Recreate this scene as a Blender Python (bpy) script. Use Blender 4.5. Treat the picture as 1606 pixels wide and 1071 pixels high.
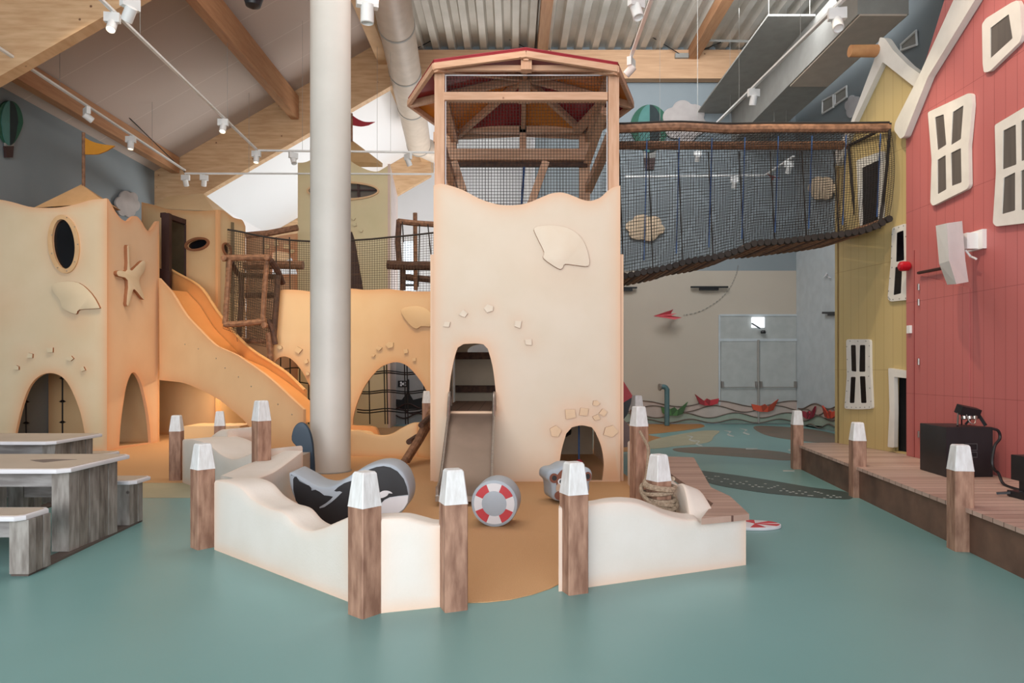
import bpy, math, random
from mathutils import Vector, Matrix
from mathutils.geometry import delaunay_2d_cdt
random.seed(7)
PI = math.pi
for _o in list(bpy.data.objects): bpy.data.objects.remove(_o)
S = bpy.context.scene
COL = S.collection
# ------------------------------------------------------------------ camera, world, light
F = 1071.0; CX = 803.0; HY = 577.0; EYE = 1.5
cd = bpy.data.cameras.new('camera'); cam = bpy.data.objects.new('camera', cd); COL.objects.link(cam)
cam.location = (0, 0, EYE); cam.rotation_euler = (PI/2, 0, 0)
cd.sensor_width = 36; cd.lens = 36*F/1606; cd.shift_y = (HY-535.5)/1606; cd.clip_end = 200
S.camera = cam
S.view_settings.view_transform = 'Standard'; S.view_settings.look = 'None'
S.view_settings.exposure = 0.12; S.view_settings.gamma = 1.0; S.view_settings.use_curve_mapping = False
w = bpy.data.worlds.new('daylight'); S.world = w; w.use_nodes = True
w.node_tree.nodes['Background'].inputs[0].default_value = (0.86, 0.93, 1.0, 1)
w.node_tree.nodes['Background'].inputs[1].default_value = 1.35
def area(name, loc, target, sx, sy, energy, col):
    l = bpy.data.lights.new(name, 'AREA'); l.shape = 'RECTANGLE'; l.size = sx; l.size_y = sy; l.energy = energy; l.color = col
    o = bpy.data.objects.new(name, l); COL.objects.link(o); o.location = loc
    o.rotation_euler = (Vector(target)-Vector(loc)).to_track_quat('-Z', 'Y').to_euler(); return o
def spot(name, loc, target, energy, col, ang=60, blend=.6, r=.06):
    l = bpy.data.lights.new(name, 'SPOT'); l.energy = energy; l.color = col; l.spot_size = math.radians(ang); l.spot_blend = blend; l.shadow_soft_size = r
    o = bpy.data.objects.new(name, l); COL.objects.link(o); o.location = loc
    o.rotation_euler = (Vector(target)-Vector(loc)).to_track_quat('-Z', 'Y').to_euler(); return o
area('window_daylight_front', (-1.5, -5.5, 3.2), (-0.5, 8, 1.4), 15, 5, 700, (.88, .94, 1))
area('daylight_fill_far_hall', (-1.0, 23.0, 2.5), (-7.5, 22.5, 8.0), 5, 4, 560, (1, .97, .95))  # unseen area light added to brighten the far sloping ceiling
area('skylight_hall', (-1.2, 9.5, 9.3), (-1.2, 9.6, 0), 9, 5, 420, (1, .94, .88))
area('fill_back_right', (3.6, 13.4, 9.4), (4.2, 17.0, 7.5), 5, 3, 380, (.92, .96, 1))  # extra area light added to lift the blue back wall
area('ceiling_fill', (-3.0, -3.0, 2.0), (-5.5, 9.0, 8.5), 7, 3, 330, (1, .93, .88))  # upward fill added to brighten the left ceiling
area('fill_under_deck', (-2.9, 15.6, 2.3), (-2.9, 18.0, .6), 1.2, .5, 14, (.9, .95, 1))  # hidden fill added for the grey partition behind the arch
area('fill_under_slide', (-5.9, 14.15, 1.5), (-5.9, 14.2, 0), .3, .3, 30, (1, .72, .45))  # hidden warm fill added for the orange tone beneath the slide
spot('spot_into_tower_roof', (-1.48, 6.9, 5.3), (.2, 10.6, 5.75), 190, (1, .8, .62), 42, .6)
spot('spot_on_red_house', (2.2, 5.6, 7.4), (5.1, 6.5, 3.9), 560, (1, .78, .6), 62, .7)
spot('spot_on_yellow_house', (3.1, 7.6, 6.9), (5.0, 9.6, 2.4), 260, (1, .85, .6), 60, .6)
spot('spot_on_tower', (-1.2, 2.2, 6.6), (.2, 9.2, 4.6), 260, (1, .78, .60), 44, .8)
spot('spot_on_left_fort', (-6.2, 9.8, 7.6), (-7.6, 12.6, 2.3), 210, (1, .78, .55), 62, .8)
spot('spot_on_slide', (-5.0, 9.8, 7.2), (-4.8, 13.0, 1.9), 320, (1, .76, .48), 60, .8)
spot('spot_on_middle_fort', (-2.6, 10.4, 7.2), (-2.9, 13.3, 1.8), 430, (1, .70, .38), 60, .8)
spot('spot_on_sand_left', (-6.3, 10.6, 6.8), (-5.6, 11.4, 0), 260, (1, .74, .42), 70, .8)
# ------------------------------------------------------------------ projection helpers
def P(px, py, Y): return Vector(((px-CX)/F*Y, Y, EYE-(py-HY)/F*Y))
def FL(px, py, z=0.0):
    Y = (EYE-z)*F/(py-HY); return Vector(((px-CX)/F*Y, Y, z))
class Pl:
    """vertical plane through two plan points; uv = (distance along, height)"""
    def __init__(s, A, B):
        s.A = Vector((A[0], A[1], 0)); s.u = (Vector((B[0], B[1], 0))-s.A).normalized()
        s.n = Vector((s.u.y, -s.u.x, 0)); s.L = (Vector((B[0], B[1], 0))-s.A).length
    def uv(s, px, py):
        d = Vector(((px-CX)/F, 1, -(py-HY)/F)); o = Vector((0, 0, EYE))
        t = (s.A-o).dot(s.n)/d.dot(s.n); q = o+d*t
        return ((q-s.A).dot(s.u), q.z)
    def w(s, u, v, off=0): return s.A+s.u*u+Vector((0, 0, v))+s.n*off
    def sh(s, off): return Pl((s.A.x+s.n.x*off, s.A.y+s.n.y*off), (s.A.x+s.n.x*off+s.u.x*s.L, s.A.y+s.n.y*off+s.u.y*s.L))
    def px(s, px, py, off=0):
        q = s.sh(off) if off else s; u, v = q.uv(px, py); return q.w(u, v)
# ------------------------------------------------------------------ materials
def lin(c): return tuple((x/255/12.92 if x <= 10 else ((x/255+.055)/1.055)**2.4) for x in c)+(1,)
MC = {}
def nodes(name):
    m = bpy.data.materials.new(name); m.use_nodes = True; nt = m.node_tree
    return m, nt, nt.nodes['Principled BSDF']
def N(nt, t, **k):
    n = nt.nodes.new(t)
    for a, b in k.items(): setattr(n, a, b)
    return n
def mix(nt, fac, a, b):
    n = N(nt, 'ShaderNodeMix', data_type='RGBA')
    if hasattr(fac, 'links'): nt.links.new(fac, n.inputs[0])
    else: n.inputs[0].default_value = fac
    for i, v in ((6, a), (7, b)):
        if hasattr(v, 'links'): nt.links.new(v, n.inputs[i])
        else: n.inputs[i].default_value = v
    return n.outputs[2]
def math_(nt, op, a, b=0.0, c=None):
    n = N(nt, 'ShaderNodeMath', operation=op)
    for i, v in enumerate((a, b) if c is None else (a, b, c)):
        if hasattr(v, 'links'): nt.links.new(v, n.inputs[i])
        else: n.inputs[i].default_value = v
    return n.outputs[0]
def mat(name, c, rough=.6, c2=None, scale=4, st=(1, 1, 1), bump=0, metal=0, brush=None, detail=4, lo=.35, hi=.65, knots=None, emit=0, bs=None):
    if name in MC: return MC[name]
    m, nt, b = nodes(name); MC[name] = m
    b.inputs['Roughness'].default_value = rough; b.inputs['Metallic'].default_value = metal
    tc = N(nt, 'ShaderNodeTexCoord'); mp = N(nt, 'ShaderNodeMapping'); nt.links.new(tc.outputs['Object'], mp.inputs[0]); mp.inputs['Scale'].default_value = st
    nz = N(nt, 'ShaderNodeTexNoise'); nz.inputs['Scale'].default_value = scale; nz.inputs['Detail'].default_value = detail
    nt.links.new(mp.outputs[0], nz.inputs['Vector'])
    base = lin(c); c2 = c2 or tuple(max(0, x-9) for x in c)
    mr = N(nt, 'ShaderNodeMapRange'); mr.inputs[1].default_value = lo; mr.inputs[2].default_value = hi
    nt.links.new(nz.outputs['Fac'], mr.inputs[0])
    out = mix(nt, mr.outputs[0], base, lin(c2))
    if knots:
        vo = N(nt, 'ShaderNodeTexVoronoi'); vo.inputs['Scale'].default_value = knots[1]
        nt.links.new(tc.outputs['Object'], vo.inputs['Vector'])
        k = N(nt, 'ShaderNodeMapRange'); k.inputs[1].default_value = knots[2]; k.inputs[2].default_value = knots[2]*.5
        nt.links.new(vo.outputs['Distance'], k.inputs[0]); out = mix(nt, k.outputs[0], out, lin(knots[0]))
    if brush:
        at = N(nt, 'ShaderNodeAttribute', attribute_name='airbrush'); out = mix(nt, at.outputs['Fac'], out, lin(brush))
    nt.links.new(out, b.inputs['Base Color'])
    if bump:
        bp = N(nt, 'ShaderNodeBump'); bp.inputs['Strength'].default_value = bump; bp.inputs['Distance'].default_value = .01
        if bs:
            n2 = N(nt, 'ShaderNodeTexNoise'); n2.inputs['Scale'].default_value = bs; nt.links.new(tc.outputs['Object'], n2.inputs['Vector']); nt.links.new(n2.outputs['Fac'], bp.inputs['Height'])
        else: nt.links.new(nz.outputs['Fac'], bp.inputs['Height'])
        nt.links.new(bp.outputs[0], b.inputs['Normal'])
    if emit:
        b.inputs['Emission Color'].default_value = base; b.inputs['Emission Strength'].default_value = emit
    return m
def planks(name, axis, width, c, c2, groove, rough=.6, gw=.05, seam=None, st=None):
    """boards laid side by side along an axis, with darker joints and per-board tone"""
    if name in MC: return MC[name]
    m, nt, b = nodes(name); MC[name] = m; b.inputs['Roughness'].default_value = rough
    g = N(nt, 'ShaderNodeNewGeometry'); sp = N(nt, 'ShaderNodeSeparateXYZ'); nt.links.new(g.outputs['Position'], sp.inputs[0])
    q = math_(nt, 'DIVIDE', sp.outputs[axis], width); fr = math_(nt, 'FRACT', q); fl = math_(nt, 'FLOOR', q)
    wn = N(nt, 'ShaderNodeTexWhiteNoise', noise_dimensions='1D'); nt.links.new(fl, wn.inputs['W'])
    tc = N(nt, 'ShaderNodeTexCoord'); mp = N(nt, 'ShaderNodeMapping'); nt.links.new(tc.outputs['Object'], mp.inputs[0])
    mp.inputs['Scale'].default_value = st or (1, 1, 1); nz = N(nt, 'ShaderNodeTexNoise'); nz.inputs['Scale'].default_value = 3; nz.inputs['Detail'].default_value = 5
    nt.links.new(mp.outputs[0], nz.inputs['Vector'])
    f = math_(nt, 'ADD', math_(nt, 'MULTIPLY', wn.outputs['Value'], .55), math_(nt, 'MULTIPLY', nz.outputs['Fac'], .45))
    out = mix(nt, f, lin(c), lin(c2)); out = mix(nt, math_(nt, 'LESS_THAN', fr, gw), out, lin(groove))
    if seam:
        ax2, w2, gw2 = seam
        q2 = math_(nt, 'FRACT', math_(nt, 'ADD', math_(nt, 'DIVIDE', sp.outputs[ax2], w2), math_(nt, 'MULTIPLY', 0.0, 1.0)))
        out = mix(nt, math_(nt, 'LESS_THAN', q2, gw2), out, lin(groove))
    nt.links.new(out, b.inputs['Base Color']); return m
CREAM = (224, 211, 192); ORG = (232, 168, 116)
m_sandwall = mat('painted_sandcastle_board', CREAM, .55, (220, 206, 185), 1.6, brush=ORG)
m_sandwarm = mat('painted_warm_sandcastle_board', (232, 200, 154), .55, (228, 194, 146), 1.6, brush=(216, 138, 76))
m_dune = mat('painted_dune_render', (224, 219, 212), .6, (218, 212, 203), 2.0, brush=(232, 184, 148), bump=.15, bs=60)
m_relief = mat('painted_relief', (230, 217, 198), .6, (226, 211, 190), 3)
m_shade_frame = mat('relief_shade_and_frame_brown', (150, 98, 66), .7)  # brown relief sides stand for shadow edges; same brown colours the oval frames
m_green = mat('green_vinyl_floor', (120, 162, 161), .34, (113, 155, 153), .5)
m_sand = mat('orange_sand_carpet', (216, 172, 126), .9, (184, 136, 90), 190, bump=.5, bs=220, lo=.3, hi=.7)
m_beigefl = mat('pale_sand_vinyl', (168, 164, 138), .5, (160, 156, 130), 2)
m_brownfl = mat('brown_vinyl', (118, 98, 84), .45, (104, 96, 82), 2)
m_darkfl = mat('dark_dotted_vinyl', (64, 78, 74), .45, (70, 84, 80), 3)
m_dot = mat('light_vinyl_dots', (186, 190, 184), .5)
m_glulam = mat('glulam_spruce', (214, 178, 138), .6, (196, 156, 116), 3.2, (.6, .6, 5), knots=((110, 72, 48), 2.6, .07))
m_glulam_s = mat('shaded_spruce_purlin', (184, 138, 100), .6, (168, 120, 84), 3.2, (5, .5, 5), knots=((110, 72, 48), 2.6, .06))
m_timber = mat('peach_timber', (216, 176, 146), .6, (202, 158, 126), 4, (6, 6, .7), knots=((150, 104, 78), 3, .06))
m_timberh = mat('peach_timber_horizontal', (216, 176, 146), .6, (202, 158, 126), 4, (.7, 6, 6), knots=((150, 104, 78), 3, .06))
m_post = mat('brown_stained_post', (172, 134, 112), .65, (130, 94, 76), 5, (4, 4, 1.0), bump=.4)
m_cap = mat('chalky_white_paint', (226, 226, 226), .7, (208, 206, 204), 9, (4, 4, 1), bump=.3)
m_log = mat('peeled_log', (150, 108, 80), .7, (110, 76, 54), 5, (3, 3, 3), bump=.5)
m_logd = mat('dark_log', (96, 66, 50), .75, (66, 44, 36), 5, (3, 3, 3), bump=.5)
m_net = mat('black_netting_cord', (44, 38, 34), .8)
m_netb = mat('brown_netting_cord', (84, 66, 48), .8)
m_blue = mat('blue_rope', (40, 74, 120), .7)
m_rope = mat('hemp_rope', (176, 156, 134), .85, (140, 120, 100), 60, bump=.4)
m_white = mat('white_lacquer', (228, 228, 226), .4)
m_whitef = mat('white_window_frame', (216, 212, 204), .5)
m_black = mat('black_plastic', (26, 27, 31), .45)
m_blackm = mat('matte_black_paint', (20, 21, 25), .7)
m_glass = mat('dark_window_pane', (12, 14, 20), .2)
m_pane = mat('grey_boarded_pane', (92, 86, 80), .45, (80, 74, 70), 2, (1, 6, .4))
m_col = mat('painted_concrete_column', (216, 212, 204), .45, (206, 202, 194), 1.2, bump=.1)
m_duct = mat('grey_duct_paint', (150, 148, 142), .6)
m_ductc = mat('beige_duct_paint', (196, 180, 164), .5)
m_bluewall = mat('blue_grey_wall_paint', (136, 145, 149), .8, (130, 139, 143), .6)
m_creamwall = mat('cream_grey_wall_paint', (184, 174, 160), .75, (180, 170, 156), .6)
m_palewall = mat('pale_blue_wall_paint', (186, 194, 198), .75)
m_whitewall = mat('white_hall_paint', (232, 231, 232), .8, (231, 230, 231), .2)
m_steel = mat('brushed_steel', (176, 170, 164), .32, (160, 152, 146), 3, (1, 20, 1), metal=.85)
m_steelp = mat('slide_bed_steel', (146, 128, 116), .4, (130, 114, 102), 2, (1, 1, 1), metal=.6)
m_corr = mat('galvanised_corrugated_sheet', (206, 200, 190), .5, (190, 184, 172), 1.5, metal=.1)
m_red = mat('dark_red_roof_panel', (156, 34, 46), .6); m_orange = mat('amber_roof_panel', (226, 144, 48), .6)
m_greytop = mat('weathered_table_wood', (158, 152, 146), .7, (118, 110, 104), 4, (5, 5, 1), bump=.3, knots=((80, 70, 66), 3, .06))
m_greytop2 = mat('weathered_table_wood_darker', (136, 128, 120), .7, (98, 90, 84), 5, (5, 5, 1), bump=.3, knots=((80, 70, 66), 3, .06))
m_greyx = mat('weathered_rail_wood', (150, 146, 144), .7, (118, 112, 110), 4, (1, 6, 6), bump=.3)
m_topw = mat('white_table_edge', (220, 218, 222), .45); m_topb = mat('beige_table_inlay', (190, 176, 160), .5, (182, 168, 152), 2)
m_inlayg = mat('grey_map_inlay', (120, 108, 104), .5)
m_foam = mat('blue_grey_foam_cover', (172, 182, 192), .5); m_foamf = mat('pale_foam_front', (196, 202, 210), .5)
m_orca = mat('black_orca_print', (22, 25, 32), .5); m_wprint = mat('white_print', (224, 224, 228), .5)
m_rprint = mat('red_print', (198, 62, 70), .5); m_brprint = mat('brown_print', (128, 74, 54), .6); m_bgprint = mat('tan_print', (196, 168, 146), .6)
m_navy = mat('dark_blue_board', (44, 68, 88), .45)
m_slideo = mat('orange_slide_gelcoat', (226, 160, 98), .4, (217, 149, 86), 1.2)
m_door = mat('grey_door_paint', (172, 176, 174), .5)
m_dkwood = mat('dark_brown_frame', (62, 36, 32), .6)
m_skirt = mat('brown_plywood_skirt', (120, 90, 74), .6, (90, 66, 54), 3, (1, 1, 1))
m_deck = planks('stage_deck_boards', 1, .14, (204, 178, 164), (158, 128, 114), (84, 60, 52), .5, .06, st=(.5, 8, 1))
m_dock = planks('dock_boards', 1, .12, (188, 158, 142), (146, 116, 102), (96, 68, 58), .6, .06, st=(.5, 8, 1))
m_redw = planks('red_house_boards', 1, .165, (180, 102, 99), (176, 98, 95), (134, 66, 65), .45, .03, seam=(2, 1.17, .004))
m_yelw = planks('yellow_house_boards', 1, .165, (190, 168, 118), (186, 164, 112), (156, 134, 88), .5, .03, seam=(2, 1.47, .004))
m_seam = planks('acoustic_ceiling_panels', 1, 1.2, (190, 174, 164), (187, 171, 161), (208, 196, 186), .85, .012)
# ------------------------------------------------------------------ mesh builder
def wl(o):
    v = Vector((0, 0, 0))
    while o: v += o.location; o = o.parent
    return v
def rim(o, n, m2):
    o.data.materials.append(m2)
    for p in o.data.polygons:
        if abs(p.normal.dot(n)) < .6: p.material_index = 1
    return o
class MB:
    def __init__(s): s.v = []; s.f = []; s.a = []
    def add(s, vs, fs, at=None):
        k = len(s.v); s.v += [Vector(x) for x in vs]; s.f += [tuple(i+k for i in f) for f in fs]; s.a += list(at) if at else [0.0]*len(vs); return s
    def box(s, c, d, rz=0, taper=1.0, rot=None):
        R = rot or Matrix.Rotation(rz, 3, 'Z'); c = Vector(c); vs = []
        for z in (-.5, .5):
            t = taper if z > 0 else 1
            for x, y in ((-.5, -.5), (.5, -.5), (.5, .5), (-.5, .5)): vs.append(c+R@Vector((x*d[0]*t, y*d[1]*t, z*d[2])))
        return s.add(vs, [(3, 2, 1, 0), (4, 5, 6, 7), (0, 1, 5, 4), (1, 2, 6, 5), (2, 3, 7, 6), (3, 0, 4, 7)])
    def bb(s, a, b): return s.box([(a[i]+b[i])/2 for i in range(3)], [abs(b[i]-a[i]) for i in range(3)])
    def beam(s, p0, p1, w, h, up=(0, 0, 1)):
        p0 = Vector(p0); p1 = Vector(p1); d = (p1-p0).normalized(); up = Vector(up)
        if abs(d.dot(up)) > .99: up = Vector((0, 1, 0))
        x = d.cross(up).normalized()*w/2; y = x.cross(d).normalized()*h/2
        vs = [q+a*x+b*y for q in (p0, p1) for a, b in ((-1, -1), (1, -1), (1, 1), (-1, 1))]
        return s.add(vs, [(3, 2, 1, 0), (4, 5, 6, 7), (0, 1, 5, 4), (1, 2, 6, 5), (2, 3, 7, 6), (3, 0, 4, 7)])
    def tube(s, pts, r, n=8, cap=True, closed=False):
        pts = [Vector(p) for p in pts]; m = len(pts); vs = []; fs = []; prev = None
        rr = r if isinstance(r, (list, tuple)) else [r]*m
        for i, p in enumerate(pts):
            a = pts[i-1] if (i > 0 or closed) else p; b = pts[(i+1) % m] if (i < m-1 or closed) else p
            d = (b-a).normalized()
            if prev is None: x = d.orthogonal().normalized()
            else:
                x = prev-d*prev.dot(d); x = x.normalized() if x.length > 1e-6 else d.orthogonal().normalized()
            prev = x; y = d.cross(x)
            for k in range(n):
                t = 2*PI*k/n; vs.append(p+(x*math.cos(t)+y*math.sin(t))*rr[i])
        for i in range(m if closed else m-1):
            for k in range(n):
                a = i*n+k; b = i*n+(k+1) % n; j = (i+1) % m; fs.append((a, b, j*n+(k+1) % n, j*n+k))
        if cap and not closed: fs += [tuple(range(n-1, -1, -1)), tuple((m-1)*n+k for k in range(n))]
        return s.add(vs, fs)
    def cyl(s, p0, p1, r, n=20): return s.tube([p0, p1], r, n)
    def prism(s, pts, n, T, bev=0, inward=True):
        """closed outline (3-D points on a plane), thickness T behind it along -n; bev rounds both rims"""
        pts = [Vector(p) for p in pts]; n = Vector(n).normalized(); m = len(pts)
        ar = Vector((0, 0, 0))
        for i in range(m): ar += (pts[i]-pts[0]).cross(pts[(i+1) % m]-pts[0])
        if ar.dot(n) < 0: pts.reverse()
        def off(r):
            if not r: return pts
            o = []
            for i in range(m):
                a = (pts[i]-pts[i-1]); b = (pts[(i+1) % m]-pts[i])
                if a.length < 1e-7: a = b
                if b.length < 1e-7: b = a
                na = n.cross(a.normalized()); nb = n.cross(b.normalized()); q = na+nb
                q = q/max(q.length_squared/2, .6) if q.length > 1e-6 else na
                o.append(pts[i]+q*r)
            return o
        if bev: lay = [(0, bev), (bev*.3, bev*.3), (bev, 0), (T-bev, 0), (T-bev*.3, bev*.3), (T, bev)]
        else: lay = [(0, 0), (T, 0)]
        vs = []; fs = []
        for d, r in lay: vs += [p-n*d for p in off(r)]
        for k in range(len(lay)-1):
            for i in range(m):
                j = (i+1) % m; fs.append((k*m+i, (k+1)*m+i, (k+1)*m+j, k*m+j))
        L = (len(lay)-1)*m
        fs += [tuple(range(m)), tuple(L+m-1-i for i in range(m))]
        return s.add(vs, fs)
    def lathe(s, c, prof, n=32, ax=None):
        """profile of (r, h) about axis"""
        c = Vector(c); ax = Vector(ax or (0, 0, 1)).normalized(); x = ax.orthogonal().normalized(); y = ax.cross(x); vs = []; fs = []
        for r, h in prof:
            for k in range(n): t = 2*PI*k/n; vs.append(c+ax*h+(x*math.cos(t)+y*math.sin(t))*r)
        for i in range(len(prof)-1):
            for k in range(n): fs.append((i*n+k, i*n+(k+1) % n, (i+1)*n+(k+1) % n, (i+1)*n+k))
        fs += [tuple(range(n-1, -1, -1)), tuple((len(prof)-1)*n+k for k in range(n))]
        return s.add(vs, fs)
    def build(s, name, m, parent=None, smooth=35, label=None, **k):
        me = bpy.data.meshes.new(name); vs = s.v; o = bpy.data.objects.new(name, me)
        if parent is None:
            xs = [v.x for v in vs]; ys = [v.y for v in vs]; zs = [v.z for v in vs]
            loc = Vector(((min(xs)+max(xs))/2, (min(ys)+max(ys))/2, min(zs))); o.location = loc
        else: loc = wl(parent); o.parent = parent
        me.from_pydata([v-loc for v in vs], [], s.f); me.materials.append(m)
        if any(s.a):
            at = me.attributes.new('airbrush', 'FLOAT', 'POINT'); at.data.foreach_set('value', s.a)
        me.validate(); me.update()
        if smooth:
            for p in me.polygons: p.use_smooth = True
            me.set_sharp_from_angle(angle=math.radians(smooth))
        COL.objects.link(o)
        if label: o['label'] = label
        return o
def tag(o, label, cat, group=None):
    o['label'] = label; o['category'] = cat
    if group: o['group'] = group
    return o
def thing(name, label, cat, loc, group=None, rz=0):
    o = bpy.data.objects.new(name, None); COL.objects.link(o); o.location = loc; o.rotation_euler = (0, 0, rz); o.empty_display_size = .1
    return tag(o, label, cat, group)
def struct(o): o['kind'] = 'structure'; return o
def copy_tree(o, parent=None):
    c = o.copy(); COL.objects.link(c)
    if parent: c.parent = parent
    for ch in [x for x in bpy.data.objects if x.parent == o]: copy_tree(ch, c)
    return c
def smooth_curve(pts, k=6, closed=False):
    """Catmull-Rom through 2-D/3-D points"""
    pts = [tuple(p) for p in pts]; n = len(pts); out = []
    rng = range(n if closed else n-1)
    for i in rng:
        p1 = pts[i]; p2 = pts[(i+1) % n]
        p0 = pts[i-1] if (i > 0 or closed) else p1; p3 = pts[(i+2) % n] if (i+2 < n or closed) else p2
        for j in range(k):
            t = j/k
            out.append(tuple(.5*(2*b+(c-a)*t+(2*a-5*b+4*c-d)*t*t+(3*b-a-3*c+d)*t**3) for a, b, c, d in zip(p0, p1, p2, p3)))
    if not closed: out.append(pts[-1])
    return out
def inpoly(x, y, poly):
    c = False; j = len(poly)-1
    for i in range(len(poly)):
        xi, yi = poly[i]; xj, yj = poly[j]
        if (yi > y) != (yj > y) and x < (xj-xi)*(y-yi)/(yj-yi)+xi: c = not c
        j = i
    return c
def segd(x, y, a, b):
    dx = b[0]-a[0]; dy = b[1]-a[1]; L = dx*dx+dy*dy
    t = 0 if L < 1e-12 else max(0, min(1, ((x-a[0])*dx+(y-a[1])*dy)/L))
    return math.hypot(x-a[0]-t*dx, y-a[1]-t*dy)
def panel(pl, outer, holes=(), T=.05, step=.09, wo=.45, wh=.75, s=.11, glow=(), hs=.15):
    """upright board with cut-outs; the airbrushed rims are paint on the board"""
    polys = [outer]+list(holes); vs = []; es = []
    for po in polys:
        k = len(vs); vs += [Vector(p) for p in po]; es += [(k+i, k+(i+1) % len(po)) for i in range(len(po))]
    x0 = min(p[0] for p in outer); x1 = max(p[0] for p in outer); y0 = min(p[1] for p in outer); y1 = max(p[1] for p in outer)
    def dist(x, y, po): return min(segd(x, y, po[i], po[(i+1) % len(po)]) for i in range(len(po)))
    y = y0+step/2
    while y < y1:
        x = x0+step/2
        while x < x1:
            if inpoly(x, y, outer) and not any(inpoly(x, y, h) for h in holes) and min(dist(x, y, p) for p in polys) > step*.45: vs.append(Vector((x, y)))
            x += step
        y += step
    r = delaunay_2d_cdt(vs, es, [], 0, 1e-5); V = r[0]; tri = []
    for f in r[2]:
        cx = sum(V[i].x for i in f)/3; cy = sum(V[i].y for i in f)/3
        if inpoly(cx, cy, outer) and not any(inpoly(cx, cy, h) for h in holes): tri.append(tuple(f))
    at = []
    for v in V:
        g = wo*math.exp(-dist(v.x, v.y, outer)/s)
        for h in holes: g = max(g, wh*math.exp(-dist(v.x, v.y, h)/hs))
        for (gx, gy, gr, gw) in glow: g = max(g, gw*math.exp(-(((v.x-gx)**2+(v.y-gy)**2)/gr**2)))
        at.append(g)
    mb = MB(); n = len(V)
    fr = [pl.w(v.x, v.y) for v in V]; bk = [p-pl.n*T for p in fr]
    cnt = {}
    for f in tri:
        for i in range(3):
            a, b = f[i], f[(i+1) % 3]; cnt[(a, b)] = 1
    side = [(a, b) for (a, b) in cnt if (b, a) not in cnt]
    a0, b0, c0 = tri[0]; nn = (fr[b0]-fr[a0]).cross(fr[c0]-fr[a0])
    if nn.dot(pl.n) > 0: fs = list(tri)+[(c+n, b+n, a+n) for a, b, c in tri]+[(b, a, a+n, b+n) for a, b in side]
    else: fs = [(c, b, a) for a, b, c in tri]+[(a+n, b+n, c+n) for a, b, c in tri]+[(a, b, b+n, a+n) for a, b in side]
    mb.add(fr+bk, fs, at+at); return mb
def net(f, ns, nt_, r, seg=14):
    """knotted mesh of cords spanning a patch f(s,t)"""
    mb = MB()
    for i in range(ns+1): mb.tube([f(i/ns, j/seg) for j in range(seg+1)], r, 3, False)
    for j in range(nt_+1): mb.tube([f(i/(seg*2), j/nt_) for i in range(seg*2+1)], r, 3, False)
    return mb
def quad(a, b, c, d, sag=0, n=(0, 0, 0)):
    a, b, c, d = map(Vector, (a, b, c, d)); n = Vector(n)
    def f(s, t):
        return (a*(1-s)+b*s)*(1-t)+(d*(1-s)+c*s)*t+n*(sag*math.sin(PI*s)*math.sin(PI*t))
    return f
def stone(pl, px, py, r, seed, parent, off=.035, m=None):
    rn = random.Random(seed); u, v = pl.uv(px, py); a0 = rn.choice((.2, .6, .9, 1.2)); k = 4 if seed % 3 else 5
    pts = [pl.w(u+r*(.85+.45*rn.random())*math.cos(a0+2*PI*i/k), v+r*(.75+.45*rn.random())*math.sin(a0+2*PI*i/k), off) for i in range(k)]
    return rim(MB().prism(pts, pl.n, off).build('stone_relief', m or m_relief, parent, 0), pl.n, m_shade_frame)
def relief(pl, pxs, parent, name, off=.05, m=None, bev=.02, k=4, sm=True):
    q = [pl.uv(*p) for p in pxs]
    if sm: q = smooth_curve(q, k, True)
    return rim(MB().prism([pl.w(u, v, off) for u, v in q], pl.n, off, .006).build(name, m or m_relief, parent), pl.n, m_shade_frame)
def ring(pl, px, py, rx, ry, rot, wdt, parent, name, m, off=.03, T=.03, n=40):
    """oval frame given by pixel radii"""
    def el(k):
        o = []
        for i in range(n):
            t = 2*PI*i/n; x = (rx+k)*math.cos(t); y = (ry+k)*math.sin(t)
            o.append(pl.uv(px+x*math.cos(rot)-y*math.sin(rot), py+x*math.sin(rot)+y*math.cos(rot)))
        return o
    a = el(0); b = el(wdt); vs = []; fs = []
    for lst, of in ((a, off), (b, off), (b, off-T), (a, off-T)): vs += [pl.w(u, v, of) for u, v in lst]
    for k in range(4):
        for i in range(n): j = (i+1) % n; fs.append((k*n+i, k*n+j, ((k+1) % 4)*n+j, ((k+1) % 4)*n+i))
    return MB().add(vs, fs).build(name, m, parent), a
# ================================================================== ROOM
XL, XR, YB, YF = -9.43, 7.6, 18.26, -7.0
def zc(x): return 6.69+.575*(x-XL)       # sloping left ceiling
RX = -3.35
MB().bb((XL-.1, YF, -.1), (XR+.1, 30, 0)).build('floor', m_green).__setitem__('kind', 'structure')
struct(MB().bb((XL-.12, YF, 0), (XL, YB-.1, 6.75)).build('wall_left', m_bluewall))
struct(MB().bb((XL-.12, YB-.1, 0), (XL, 30, 6.75)).build('wall_left_far', m_whitewall))
struct(MB().bb((XR, YF, 0), (XR+.12, YB, 10.8)).build('wall_right', m_palewall))
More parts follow.
